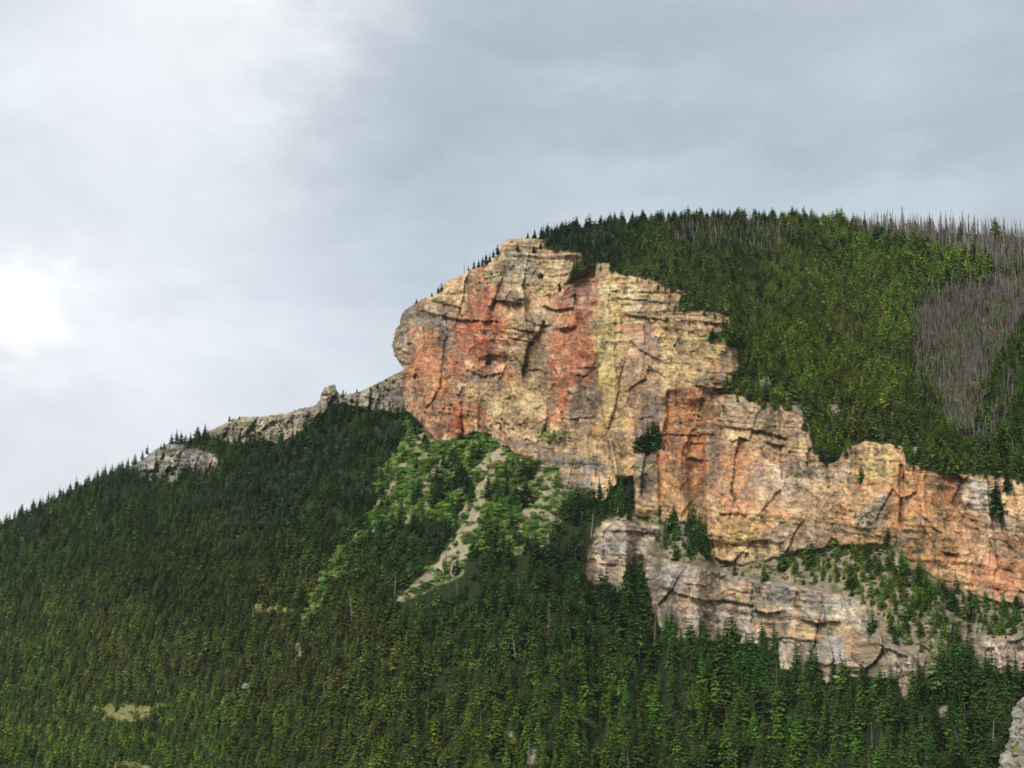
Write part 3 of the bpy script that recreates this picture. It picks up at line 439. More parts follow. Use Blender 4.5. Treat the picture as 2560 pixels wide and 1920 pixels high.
# ------------------------------------------------------------------ plants
def leaf_mat(name, ramp, hull=None):
    m, t, p = new_mat(name, .8)
    at = t.nodes.new('ShaderNodeAttribute'); at.attribute_type = 'INSTANCER'; at.attribute_name = 'tint'
    hs = t.nodes.new('ShaderNodeAttribute'); hs.attribute_name = 'leaf'
    mx = t.nodes.new('ShaderNodeVectorMath'); mx.operation = 'SCALE'; t.links.new(at.outputs['Color'], mx.inputs[0])
    r = t.nodes.new('ShaderNodeMapRange'); r.inputs[3].default_value = 1 - ramp; r.inputs[4].default_value = 1 + ramp; t.links.new(hs.outputs['Fac'], r.inputs[0]); t.links.new(r.outputs[0], mx.inputs['Scale'])
    t.links.new(mx.outputs[0], p.inputs['Base Color'])
    if hull:
        oc = t.nodes.new('ShaderNodeTexCoord'); ml = t.nodes.new('ShaderNodeVectorMath'); ml.operation = 'MULTIPLY_ADD'; ml.inputs[1].default_value = (5, 5, .5); ml.inputs[2].default_value = (0, 0, hull[1]); t.links.new(oc.outputs['Object'], ml.inputs[0])
        vt = t.nodes.new('ShaderNodeVectorTransform'); vt.vector_type = 'NORMAL'; vt.convert_from = 'OBJECT'; vt.convert_to = 'WORLD'; t.links.new(ml.outputs[0], vt.inputs[0])
        ge = t.nodes.new('ShaderNodeNewGeometry'); sc = t.nodes.new('ShaderNodeVectorMath'); sc.operation = 'SCALE'; sc.inputs['Scale'].default_value = 1 - hull[0]; t.links.new(ge.outputs['Normal'], sc.inputs[0])
        nn = t.nodes.new('ShaderNodeVectorMath'); nn.operation = 'NORMALIZE'; t.links.new(vt.outputs[0], nn.inputs[0]); s2 = t.nodes.new('ShaderNodeVectorMath'); s2.operation = 'SCALE'; s2.inputs['Scale'].default_value = hull[0]; t.links.new(nn.outputs[0], s2.inputs[0])
        a2 = t.nodes.new('ShaderNodeVectorMath'); a2.operation = 'ADD'; t.links.new(sc.outputs[0], a2.inputs[0]); t.links.new(s2.outputs[0], a2.inputs[1]); n2_ = t.nodes.new('ShaderNodeVectorMath'); n2_.operation = 'NORMALIZE'; t.links.new(a2.outputs[0], n2_.inputs[0]); t.links.new(n2_.outputs[0], p.inputs['Normal'])
    return m
M_needle = leaf_mat('needles', .18, (.4, .35)); M_leaf = leaf_mat('leaves', .35, (.5, .2)); M_dead = leaf_mat('burnt_wood', .3)
M_bark, t_, p_ = new_mat('bark'); nz = t_.nodes.new('ShaderNodeTexNoise'); nz.inputs['Scale'].default_value = 3
cr = t_.nodes.new('ShaderNodeValToRGB'); cr.color_ramp.elements[0].color = (.045, .034, .027, 1); cr.color_ramp.elements[1].color = (.13, .10, .08, 1); t_.links.new(nz.outputs['Fac'], cr.inputs[0]); t_.links.new(cr.outputs[0], p_.inputs['Base Color'])
def leafy(name, V, T, leaf, mat):
    me = bpy.data.meshes.new(name); V = np.asarray(V, np.float32); T = np.asarray(T, np.int32)
    me.vertices.add(len(V)); me.vertices.foreach_set('co', V.ravel()); me.loops.add(T.size); me.loops.foreach_set('vertex_index', T.ravel())
    me.polygons.add(len(T)); me.polygons.foreach_set('loop_start', np.arange(0, T.size, 3, dtype=np.int32)); me.polygons.foreach_set('loop_total', np.full(len(T), 3, np.int32))
    a = me.attributes.new('leaf', 'FLOAT', 'POINT'); a.data.foreach_set('value', np.asarray(leaf, np.float32)); me.update(calc_edges=True); me.materials.append(mat); return me
def tri_cloud(P, D, U, ln, wd):
    """one leaf-like triangle per row: root P, direction D, width direction U"""
    ln = ln[:, None]; wd = wd[:, None]
    return np.stack([P - U * wd, P + U * wd, P + D * ln], 1).reshape(-1, 3)
def nrm(v): return v / (np.linalg.norm(v, axis=-1, keepdims=True) + 1e-9)
def spruce_mesh(seed, r0=.15, whorls=17, per=9, sprays=4, base=.06, power=.85, round_=0.):
    g_ = np.random.default_rng(seed); V = []; LV = []
    for i in range(whorls):
        f = i / (whorls - 1); z = base + (1 - base) * (f ** .93) * .985
        prof = (1 - f) ** power if round_ == 0 else ((1 - f) ** power * (1 - round_) + round_ * math.sqrt(max(0, 1 - (f * 1.02) ** 2)) * (.55 + .45 * min(1, f * 4)))
        Rr = r0 * max(prof, .05) * (.8 + .4 * g_.random()); nb = max(4, int(per * (.45 + .55 * (1 - f))))
        th0 = g_.random() * 6.3
        for k in range(nb):
            if g_.random() < .12: continue
            th = th0 + 6.283 * k / nb + g_.normal() * .25; Lb = Rr * (.65 + .5 * g_.random()); dz = -.18 * Lb + g_.normal() * .08 * Lb + (.35 * Lb if f > .8 else 0)
            dirv = np.array([math.cos(th), math.sin(th), dz / Lb]); side = np.array([-math.sin(th), math.cos(th), 0]); lv = g_.random()
            zz = z + g_.normal() * .008
            n = sprays; s = (np.arange(n) + .2) / n
            P = np.array([0, 0, zz]) + dirv * (Lb * s)[:, None] + g_.normal(size=(n, 3)) * .006
            sg = np.where(np.arange(n) % 2 == 0, 1, -1)[:, None]
            D = nrm(dirv * .8 + side * sg * .8 + g_.normal(size=(n, 3)) * .25 + np.array([0, 0, -.25])); U = nrm(np.cross(D, g_.normal(size=(n, 3)) * .5 + np.array([0, 0, 1.])))
            V.append(tri_cloud(P, D, U, Lb * (.75 - .4 * s) + .008, np.full(n, Lb * .20 + .006))); LV += [min(1, max(0, lv * .7 + g_.random() * .3))] * (n * 3)
            V.append(tri_cloud(np.array([[0, 0, zz]]), nrm(dirv)[None], side[None], np.array([Lb * 1.08]), np.array([Lb * .22 + .005]))); LV += [lv] * 3
    V.append(np.array([[-.008, 0, .93], [.008, 0, .93], [0, 0, 1.0], [0, -.008, .93], [0, .008, .93], [0, 0, 1.0]])); LV += [.6] * 6
    V = np.concatenate(V); return leafy('crown', V, np.arange(len(V)).reshape(-1, 3), LV, M_needle)
def snag_mesh(seed, dense=26):
    g_ = np.random.default_rng(seed); V = []; LV = []; n = 5; bx = g_.normal() * .02
    rings = [(0, .019), (.35, .016), (.7, .010), (1, .003)]; T = []; vv = []
    for z, r in rings:
        for k in range(n): vv.append((r * math.cos(6.283 * k / n) + bx * z, r * math.sin(6.283 * k / n), z))
    for i in range(3):
        for k in range(n):
            a_, b_ = i * n + k, i * n + (k + 1) % n; T += [(a_, b_, b_ + n), (a_, b_ + n, a_ + n)]
    lv = [.55] * len(vv); c0 = len(vv); m = dense
    z = .18 + .8 * g_.random(m); th = g_.random(m) * 6.283; Lb = .11 * (1.05 - z) ** .6 * (.5 + g_.random(m))
    D = nrm(np.stack([np.cos(th), np.sin(th), g_.normal(size=m) * .35 - .05], -1)); U = nrm(np.cross(D, g_.normal(size=(m, 3)))); P = np.stack([bx * z, 0 * z, z], -1)
    vb = tri_cloud(P, D, U, Lb, np.full(m, .009)); vv = np.concatenate([np.array(vv), vb]); T += [(c0 + 3 * i, c0 + 3 * i + 1, c0 + 3 * i + 2) for i in range(m)]
    lv += list(np.repeat(g_.random(m) * .6, 3)); return leafy('snag', vv, T, lv, M_dead)
def twiggy_mesh(seed):
    a_ = snag_mesh(seed, 20); m_ = spruce_mesh(seed + 5, .085 + .02 * (seed % 3), 17, 9, 1, .16, .55)
    n1_, n2_ = len(a_.vertices), len(m_.vertices); V1 = np.zeros(n1_ * 3); a_.vertices.foreach_get('co', V1); V2 = np.zeros(n2_ * 3); m_.vertices.foreach_get('co', V2)
    T1 = np.zeros(len(a_.loops), int); a_.loops.foreach_get('vertex_index', T1); L1 = np.zeros(n1_); a_.attributes['leaf'].data.foreach_get('value', L1); L2 = np.zeros(n2_); m_.attributes['leaf'].data.foreach_get('value', L2)
    g_ = np.random.default_rng(seed); t2 = np.arange(n2_).reshape(-1, 3); t2 = t2[g_.random(len(t2)) < .62]; v2 = V2.reshape(-1, 3).copy(); tr = v2.reshape(-1, 3, 3); mid = tr[:, :2].mean(1, keepdims=True); tr[:, :2] = mid + (tr[:, :2] - mid) * .45
    out = leafy('snag', np.concatenate([V1.reshape(-1, 3), v2]), np.concatenate([T1.reshape(-1, 3), t2 + n1_]), np.concatenate([L1, L2]), M_dead); bpy.data.meshes.remove(a_); bpy.data.meshes.remove(m_); return out
def shrub_mesh(seed, n=230, h=.8):
    g_ = np.random.default_rng(seed); nc = 7; cc = np.stack([g_.normal(size=nc) * .3, g_.normal(size=nc) * .3, .25 + .35 * g_.random(nc)], -1); k = g_.integers(0, nc, n)
    d = nrm(g_.normal(size=(n, 3))); d[:, 2] = np.abs(d[:, 2]) * 1.0 - .25; r = .26 * (.7 + .4 * g_.random(n)); P = cc[k] + d * r[:, None]; P[:, 2] = np.maximum(P[:, 2], 0.02) * h
    D = nrm(d + g_.normal(size=(n, 3)) * .6); U = nrm(np.cross(D, g_.normal(size=(n, 3)))); V = tri_cloud(P, D, U, np.full(n, .13), np.full(n, .06))
    return leafy('foliage', V, np.arange(len(V)).reshape(-1, 3), np.repeat(g_.random(n) * .7 + .3 * g_.random(nc)[k], 3), M_leaf)
def trunk_mesh():
    n = 6; vv = []; T = []
    for z, r in ((-.03, .016), (.3, .012), (.95, .002)):
        for k in range(n): vv.append((r * math.cos(6.283 * k / n), r * math.sin(6.283 * k / n), z))
    for i in range(2):
        for k in range(n): a_, b_ = i * n + k, i * n + (k + 1) % n; T += [(a_, b_, b_ + n), (a_, b_ + n, a_ + n)]
    me = bpy.data.meshes.new('trunk'); me.from_pydata(vv, [], T); me.materials.append(M_bark); return me
SPR = [spruce_mesh(s, .19 + .025 * (s % 3), 15, 10, 4, .04) for s in range(6)]                                   # narrow spires
PIN = [spruce_mesh(20 + s, .27 + .035 * (s % 2), 11, 10, 5, .07, .8, .35) for s in range(5)]      # fuller, rounder pines
SNG = [snag_mesh(40, 60)] + [twiggy_mesh(40 + s) for s in range(1, 6)]
SHR = [shrub_mesh(60 + s) for s in range(5)]
TRK = trunk_mesh()

def surf(px, py):
    """point of the mountain surface on bearing px and height py"""
    fx_ = np.clip((np.asarray(px) - gx[0]) / ST, 0, NXc - 1.01); fy_ = np.clip((np.asarray(py) - gy[0]) / ST, 0, NYr - 1.01); i = fy_.astype(int); j = fx_.astype(int); u = (fx_ - j)[..., None]; v = (fy_ - i)[..., None]
    return (P3[i, j] * (1 - u) + P3[i, j + 1] * u) * (1 - v) + (P3[i + 1, j] * (1 - u) + P3[i + 1, j + 1] * u) * v
def samp(A, px, py): return A[np.clip(((py - gy[0]) / ST).astype(int), 0, NYr - 1), np.clip(((px - gx[0]) / ST).astype(int), 0, NXc - 1)]
# apparent tree height over the slope (units) and foliage colour, surveyed at points
HP = np.array([(-300, 1250, 24), (0, 1160, 27), (300, 1050, 27), (450, 960, 30), (700, 950, 34), (850, 950, 34), (860, 1040, 34), (200, 1300, 25), (500, 1200, 28), (750, 1150, 38), (0, 1500, 27), (300, 1500, 28), (600, 1400, 32), (900, 1130, 44), (960, 1100, 50), (1100, 1220, 50), (900, 1350, 42), (600, 1640, 34), (0, 1750, 32),
               (900, 1600, 42), (1200, 1350, 52), (1300, 1060, 48), (1200, 1600, 62), (1500, 1400, 60), (1500, 1650, 66), (1700, 1500, 64), (1900, 1550, 68), (2100, 1480, 70), (2200, 1600, 74), (900, 1640, 48), (1900, 1250, 44), (2150, 1330, 44), (1500, 1150, 46), (1250, 540, 30), (1500, 520, 27), (1400, 570, 26), (1700, 600, 24),
               (1900, 600, 24), (1800, 760, 26), (1700, 850, 32), (1900, 930, 34), (2150, 980, 36), (2100, 540, 46), (1950, 500, 44), (2100, 700, 24), (2100, 850, 24), (1850, 500, 32), (2400, 900, 36)], float)
TP = [(0, 1150, (46, 70, 34)), (300, 1100, (44, 68, 34)), (700, 1000, (38, 62, 30)), (850, 950, (38, 66, 30)), (950, 1100, (34, 64, 30)), (400, 1250, (46, 60, 28)), (0, 1450, (60, 82, 34)), (300, 1400, (62, 78, 34)), (300, 1620, (60, 84, 32)), (0, 1640, (62, 86, 32)), (700, 1400, (58, 72, 28)), (1000, 1300, (46, 72, 30)),
      (900, 1550, (58, 76, 28)), (1200, 1250, (38, 66, 28)), (1200, 1600, (56, 82, 26)), (1500, 1600, (50, 76, 24)), (1800, 1600, (50, 78, 24)), (2100, 1580, (40, 66, 24)), (1600, 1450, (42, 72, 24)), (2150, 1450, (42, 68, 24)), (1900, 1260, (58, 84, 28)), (2100, 1350, (52, 80, 26)), (1250, 540, (48, 72, 40)), (1500, 510, (56, 76, 38)),
      (1450, 590, (66, 86, 40)), (1750, 620, (74, 96, 42)), (2000, 580, (74, 97, 44)), (1800, 700, (72, 92, 40)), (1700, 780, (68, 90, 32)), (1850, 850, (68, 88, 32)), (2000, 960, (58, 78, 30)), (2180, 900, (54, 78, 28)), (1500, 1140, (44, 74, 28))]
def idw(px, py, X, Y, Vv, p=3):
    w = 1 / (np.hypot(px[:, None] - X, (py[:, None] - Y) * 1.2) ** p + 1e-6 + 4e4); return (w @ Vv) / w.sum(1)[:, None]
TPx = np.array([q[0] for q in TP], float); TPy = np.array([q[1] for q in TP], float); TPc = np.array([q[2] for q in TP], float)
# how densely each place is wooded
dens = np.where(MASK & ~m_rock, 1.0, 0.0)
dens[m_mead] = .05; dens[m_scree] = .012; dens[m_clear] = .05; dens[m_gap] = .10; dens[m_bench] = .10
def setd(P, v, only=None):
    m = inpoly(P) & ~m_head & ~m_low & MASK
    if only is not None: m &= only
    dens[m] = v
setd([(930, 1035), (960, 1000), (1000, 985), (1018, 1000), (1020, 1080), (1000, 1110), (960, 1120), (930, 1100), (930, 1060)], .3, ~m_scree)
setd([(1060, 1060), (1110, 1050), (1150, 1065), (1150, 1090), (1100, 1105), (1070, 1100)], .35, ~m_scree)
setd([(1055, 1130), (1110, 1135), (1115, 1205), (1020, 1205), (1035, 1160)], .4)
setd([(1135, 1160), (1180, 1175), (1225, 1140), (1245, 1085), (1280, 1080), (1300, 1200), (1130, 1220)], .35)
setd([(930, 1310), (862, 1340), (848, 1300), (985, 1160), (1022, 1180), (1016, 1275)], .03)
setd([(1105, 1170), (1140, 1150), (1150, 1230), (1115, 1250)], .12)
setd([(1245, 1065), (1272, 1040), (1330, 1040), (1368, 1035), (1372, 1112), (1290, 1125), (1240, 1120)], 1.1)
setd([(1405, 1140), (1450, 1150), (1480, 1090), (1525, 1110), (1527, 1165), (1545, 1215), (1450, 1212), (1410, 1180)], .55)
setd([(1700, 1190), (1760, 1180), (1921, 1180), (1960, 1220), (2034, 1265), (2146, 1303), (2512, 1330), (2512, 1395), (2212, 1375), (2110, 1372), (2040, 1330), (2050, 1400), (1960, 1395), (1890, 1350), (1880, 1310), (1830, 1270), (1760, 1250), (1720, 1240)], .75)
setd([(1960, 1330), (2050, 1360), (2050, 1440), (1960, 1410)], .3)
setd([(1590, 770), (1640, 790), (1700, 840), (1760, 900), (1740, 910), (1680, 870), (1600, 845)], .35)
setd([(650, 1345), (672, 1345), (735, 1245), (800, 1150), (850, 1140), (850, 1060), (820, 1050), (785, 1130), (745, 1175), (705, 1235), (668, 1290)], .22)
setd([(850, 890), (880, 900), (905, 925), (905, 945), (870, 950), (840, 940)], .5)
dens[m_burn] = 2.1; dens[m_burn & (GY < 600)] = 3.2; dens *= 1 - .3 * sstep(.25, .5, fbm(GX / 20, GY / 14, 3, 13)) * (GX > 1000)
rim = (m_head | m_low) & (gblur(~m_rock & MASK & (dens > .5), 4, 5) > .10) & (GX > 1290) & (gblur(~m_rock & MASK, 1, 12) - np.roll(gblur(~m_rock & MASK, 1, 12), -8, 0) > .0); rim &= fbm(GX / 14, GY / 12, 3, 15) > -.05; dens[rim] = .49
dens[m_ridge] = .22; dens[m_knob] = .16
# candidates proportional to ground area
nrmv = np.cross(P3[1:, :-1] - P3[:-1, :-1], P3[:-1, 1:] - P3[:-1, :-1])
X00, Y00 = X0, Y0
areaH = np.abs((X00[:-1, 1:] - X00[:-1, :-1]) * (Y00[:-1, :-1] - Y00[1:, :-1]))
areaH = np.maximum(areaH, (dens[:-1, :-1] > .5) * mpp[:-1, :-1] ** 2 * 4 * .75)
areaH = np.maximum(areaH, (rim[:-1, :-1]) * mpp[:-1, :-1] ** 2 * 4 * 1.4)
areaH = np.maximum(areaH, (m_ridge | m_knob)[:-1, :-1] * mpp[:-1, :-1] ** 2 * 4 * .5)
HPg = idw(GX[::8, ::8].ravel(), GY[::8, ::8].ravel(), HP[:, 0], HP[:, 1], HP[:, 2:3])[:, 0].reshape(GX[::8, ::8].shape)
Hm = np.repeat(np.repeat(HPg, 8, 0), 8, 1)[:NYr, :NXc] * mpp            # metres
spac = np.clip(Hm * np.where(GX < 1000, .385, np.where(GY < 1000, .30, .335)), 2.6, 6.4) * np.where(m_burn, .66, 1.0); lam = (cell * dens[:-1, :-1] * areaH / (spac[:-1, :-1] ** 2)) * 1.7
cnt = RNG.poisson(np.clip(lam, 0, 3)); ci, cj = np.nonzero(cnt); rep = cnt[ci, cj]; ci = np.repeat(ci, rep); cj = np.repeat(cj, rep)
px = gx[cj] + RNG.random(len(cj)) * ST; py = gy[ci] + RNG.random(len(ci)) * ST
pos = surf(px, py); keep = np.ones(len(px), bool); grid = {}; sp = samp(spac, px, py)
order = RNG.permutation(len(px))
for q in order:
    c_ = (int(pos[q, 0] // 6), int(pos[q, 1] // 6)); ok = True
    for dx in (-1, 0, 1):
        for dy in (-1, 0, 1):
            for r_ in grid.get((c_[0] + dx, c_[1] + dy), ()):
                if (pos[q, 0] - pos[r_, 0]) ** 2 + (pos[q, 1] - pos[r_, 1]) ** 2 < (.66 * sp[q]) ** 2: ok = False
    if ok: grid.setdefault(c_, []).append(q)
    else: keep[q] = False
px, py, pos = px[keep], py[keep], pos[keep]; n = len(px)
hpx = idw(px, py, HP[:, 0], HP[:, 1], HP[:, 2:3])[:, 0] * np.clip(.86 + .28 * RNG.normal(size=n), .3, 1.35)
small = samp(m_ridge | m_knob, px, py); hpx[small] *= .45; hpx[samp(rim, px, py)] *= .62
hpx *= np.where(samp(m_bench, px, py) & (RNG.random(n) < .5), .6, 1.0)
col = idw(px, py, TPx, TPy, TPc, 4)
bsoft = gblur(m_burn, 9, 7); burn = RNG.random(n) < np.clip(samp(bsoft, px, py) * 1.7 - .42, 0, .95); burn |= samp(m_bmix, px, py) & (RNG.random(n) < .72); burn |= RNG.random(n) < .012
clump = fbm(px / 60, py / 40, 3, 7)[:, None]
col = col * (1.08, 1.0, .95) * (1 + np.clip(.20 * RNG.normal(size=(n, 1)), -.36, .25) * np.where((px > 1280) & (py < 1000), .9, 1.0)[:, None] + .2 * clump) * np.where((px > 1280) & (py < 1000), 1.07, 1.0)[:, None]
brown = (RNG.random(n) < .12 + .15 * (fbm(px / 80 + 9, py / 50, 2, 3) > .15))[:, None]; col = np.where(brown, col * (1.10, .93, .98), col); col = col.mean(1, keepdims=True) + (col - col.mean(1, keepdims=True)) * 1.0
col = np.clip(col, 14, 200)
dc = np.stack([RNG.normal(142, 20, n)] * 3, -1) * (np.array([1.02, .965, .90]) + RNG.normal(size=(n, 1)) * np.array([.03, .0, -.05])) * np.where(py < 600, 1.12, 1.0)[:, None]; red = (RNG.random(n) < .05)[:, None] & (samp(m_bmix, px, py) | samp(m_burn, px, py))[:, None]; dc = np.where(red, np.array([150, 96, 66.]), dc)
KL = 1.9
tint = np.where(burn[:, None], s2l(np.clip(dc, 30, 230)) * .75, s2l(col) * KL)
pine = (px > 1280) & (py < 1020) | (px < 900) & (py > 1150) & (RNG.random(n) < .6) | (RNG.random(n) < .25)
hm = hpx * pos[:, 1] / F
wid = hm * np.where(burn, RNG.uniform(.9, 1.3, n), RNG.uniform(.85, 1.25, n))
print('trees', n, 'burnt', burn.sum(), 'candidates', len(keep))
# ---- landmark trees seen singly (bearing, height of foot, apparent height, slimness)
SOLO = [(1022, 1003, 66, .62, 'tall thin dark spruce standing alone over the green talus', None), (1376, 974, 44, 1., 'short spruce at the outer lip of the cliff niche', None), (1388, 973, 56, 1., 'second spruce from the outer lip of the cliff niche', None), (1399, 972, 66, .9, 'dark spruce in the middle of the cliff niche cluster', None),
        (1411, 969, 76, .8, 'tallest spruce of the dark cluster in the cliff niche', None), (1421, 960, 58, .8, 'innermost spruce of the cliff niche, close to the rock', None), (1009, 1055, 52, .6, 'slender spruce at the head of the tan scree chute', None), (945, 1050, 62, .8, 'broad dark spruce in the middle of the green talus', None),
        (985, 1010, 60, .7, 'spruce with a pointed top above the talus grove', None), (1062, 1010 + 180, 40, .7, 'small spruce at the edge of the scree chute', None), (963, 1243, 50, .7, 'pointed spruce with bare lower twigs in front of the pale scree', None), (980, 1236, 26, .7, 'small spruce beside the pale scree', None),
        (912, 926, 34, .6, 'thin spruce against the foot of the purple red rock', None), (1452, 1372, 74, .55, 'tall narrow spruce in front of the west end of the low cliff band', None), (1372, 1262, 70, .8, 'big dark spruce filling the notch of the low cliff', None), (1385, 1268, 78, .7, 'tallest spruce in the notch of the low cliff', None), (1358, 1262, 62, .8, 'spruce at the outer side of the notch of the low cliff', None),
        (1512, 1175, 66, .6, 'tall dark spruce at the foot of the square rock corner', None), (1503, 1180, 58, .6, 'spruce beside the tall one at the square rock corner', None), (1490, 1190, 52, .7, 'leaning-crowned spruce on the shelf under the orange recess', None), (1570, 1222, 44, .6, 'single spruce on the sloping shelf', None), (1684, 1228, 34, .7, 'lone small spruce on the east part of the shelf', None),
        (1751, 1466, 66, .6, 'pointed spruce in front of the grey rounded rock', None), (1828, 1470, 56, .6, 'narrow spruce in front of the orange streaked rock', None), (1885, 1366, 62, .7, 'dark spruce on the slope beside the end of the low cliff', None), (1934, 1390, 50, .8, 'reddish based spruce above the low cliff end', None), (1925, 1495, 68, .7, 'spruce standing before the pale rock spur', None),
        (2051, 1480, 100, .5, 'very tall thin spruce rising past the shelf', None), (2085, 1500, 92, .75, 'tall bright topped spruce beside the thin one', None), (2133, 1500, 106, .5, 'tall thin-branched spruce with see-through crown', None), (2145, 1500, 104, .55, 'twin of the see-through spruce, close behind it', None), (2197, 1500, 90, .6, 'tall spruce near the east edge before the pale rock', None),
        (2037, 1290, 50, .6, 'dark spruce against the orange cliff foot', None), (2056, 1318, 66, .7, 'big dark spruce on the shelf against the cliff foot', None), (1985, 1262, 52, .9, 'broad pine at the top of the wooded shelf', None), (2170, 1330, 62, .5, 'thin spruce before the pink end of the tall cliff', None), (1918, 1225, 44, .6, 'slim spruce at the top corner of the wooded shelf', None),
        (2152, 1110, 90, .8, 'dark tree clinging to the pale rock face', 1), (2175, 1060, 60, .8, 'dark tree on the rim above the pale rock face', 1), (1860, 1040, 44, .6, 'spruce rooted in a crack of the yellow rock', 1), (1952, 1035, 22, .9, 'small pine on the rim beside the long crack', 1), (1075, 549, 26, .8, 'tallest of the little spruces on the skyline ridge', 1), (1066, 556, 20, .8, 'little skyline spruce behind the tallest', 1),
        (1058, 566, 22, .8, 'third little spruce down the skyline', 1), (1050, 569, 26, .8, 'dark little spruce in the skyline row', 1), (1042, 573, 22, .8, 'middle spruce of the skyline row', 1), (1034, 577, 20, .8, 'lower spruce of the skyline row', 1), (1024, 580, 22, .6, 'lowest green spruce of the skyline row', 1), (1012, 585, 14, .7, 'tiny spruce near the dead snag on the skyline', 1),
        (954, 629, 24, .6, 'slim spruce on the brow of the headland', 1), (947, 633, 18, .9, 'bushy spruce on the brow of the headland', 1), (933, 640, 12, .8, 'tiny spruce lower on the brow', 1), (900, 655, 12, .9, 'lowest small spruce on the brow', 1), (1140, 514, 16, .9, 'flat topped pine first on the summit edge', 1), (1155, 514, 22, .9, 'second pine on the summit edge', 1), (1170, 515, 30, 1., 'round dark pine where the summit wood begins', 1),
        (1118, 540, 18, .9, 'small pine on the summit rock', 1), (1153, 545, 20, .9, 'pine on the rock just under the summit', 1), (1168, 537, 18, .9, 'pine beside the summit wood on rock', 1), (1241, 600, 48, .5, 'thin dark spruce deep in the summit gully', 1), (1232, 610, 40, .5, 'lower thin spruce in the summit gully', 1), (1247, 588, 44, .6, 'upper spruce in the summit gully', 1), (1209, 628, 24, .6, 'spruce at the foot of the summit gully', 1),
        (1168, 600, 14, 1.1, 'small bush-like pine under the summit face', 1), (741, 857, 20, .7, 'pine just beside the rock pinnacle', 1), (771, 848, 12, .8, 'small pine on the crest past the pinnacle', 1), (443, 943, 32, .8, 'pointed spruce at the end of the pale ridge', 1), (430, 948, 26, .8, 'spruce on the crest between the two rock outcrops', 1), (412, 955, 24, .8, 'pine on the crest above the pale knob', 1),
        (392, 958, 30, .8, 'tall spruce on the crest above the pale knob', 1), (382, 958, 34, .8, 'tallest spruce above the pale knob', 1), (371, 958, 26, .8, 'spruce on top of the pale knob', 1), (318, 980, 22, .7, 'spruce at the sloping side of the pale knob', 1), (308, 992, 24, .9, 'broad spruce beside the pale knob', 1), (292, 1002, 26, .9, 'dark spruce low beside the pale knob', 1), (277, 1008, 24, .6, 'thin spruce at the foot of the pale knob', 1),
        (318, 1030, 24, .8, 'spruce in front of the pale knob', 1), (372, 1025, 22, .9, 'dark spruce growing in the lower pale knob', 1), (400, 1020, 22, .8, 'spruce on the cracked side of the pale knob', 1), (1540, 735, 34, 1., 'dark pine perched above the yellow ledge', 1), (1632, 1320, 12, 1, 'tiny pine on the low cliff', 1), (1455, 1120, 36, .8, 'dark pine in the chimney of grey scree', 1), (1426, 1112, 20, .6, 'small dark spruce in the crack behind the grey pillar', 1),
        (1295, 1078, 54, .55, 'slim spruce in the grove under the yellow wall', 1), (1318, 1085, 60, .5, 'tall slim spruce in the grove under the yellow wall', 1), (1343, 1090, 66, .5, 'tallest slim spruce under the yellow wall', 1), (1355, 1098, 60, .55, 'slim spruce closest to the grey pillar', 1), (1278, 1090, 56, .6, 'pointed spruce before the grey slab', 1), (1228, 1110, 50, .6, 'pointed spruce below the grey slab', 1),
        (1840, 1285, 20, 1, 'small pine on the rim of the low cliff', 1), (1735, 1262, 18, 1, 'tiny pine on the rim of the low cliff', 1), (1585, 826, 36, .7, 'dark spruce at the rim beside the overhang', 1), (1655, 862, 40, .8, 'pine on the rim between grey boulders', 1), (1776, 995, 46, 1., 'dark pine hanging over the rim of the tall cliff', 1), (1800, 998, 40, .9, 'second pine hanging over the rim of the tall cliff', 1)]
def region(x, y):
    if x > 1160 and y < 640 and x < 1300: return 'in the dark summit wood'
    if y < 1060 and x > 1280: return 'on the plateau above the tall cliff'
    if x > 1680 and y < 1420: return 'on the wooded shelf between the cliffs'
    if x > 1390 and y < 1225: return 'on the stony shelf under the orange recess'
    if y < 1225 and x > 1230: return 'in the grove under the yellow wall'
    if y < 1225 and x > 880: return 'on the talus below the red headland'
    if x <= 880 and y < 1250: return 'on the dark slope below the pale ridge'
    if x > 1390 and y < 1520: return 'at the foot of the low cliff band'
    if x > 1700: return 'in the lower forest under the pale rock spur'
    if x > 1000: return 'in the lower forest below the scree chute'
    return 'in the lower forest around the grassy clearing'
LMK = [('the summit gully', 1235, 600), ('the tan scree chute', 1040, 1100), ('the pale scree patch', 980, 1200), ('the red rock pillar', 987, 930), ('the grey slabs', 1230, 1020), ('the grey pillar', 1400, 1060), ('the square rock corner', 1527, 1150), ('the notch in the low cliff', 1380, 1240),
       ('the low cliff west end', 1270, 1200), ('the low cliff middle', 1600, 1330), ('the streaked rock', 1790, 1420), ('the low cliff tip', 1950, 1490), ('the wooded shelf top', 1920, 1200), ('the pale rock spur', 2100, 1400), ('the near crag', 2190, 1600), ('the grassy clearing', 290, 1535),
       ('the pale boulder', 533, 1496), ('the brown clearing', 590, 1315), ('the rock pinnacle', 715, 850), ('the pale knob', 380, 990), ('the overhang at the rim', 1560, 830), ('the overhanging pines', 1780, 990), ('the burnt hollow', 2060, 740), ('the burnt crest', 2080, 520), ('the summit edge', 1160, 515),
       ('the plateau rim corner', 1600, 760), ('the stepped rim rocks', 1750, 930), ('the silver dead trunk', 1113, 1420), ('the grey wall slab', 1890, 1110), ('the purple red rock foot', 930, 940), ('the white rock face', 2150, 1110)]
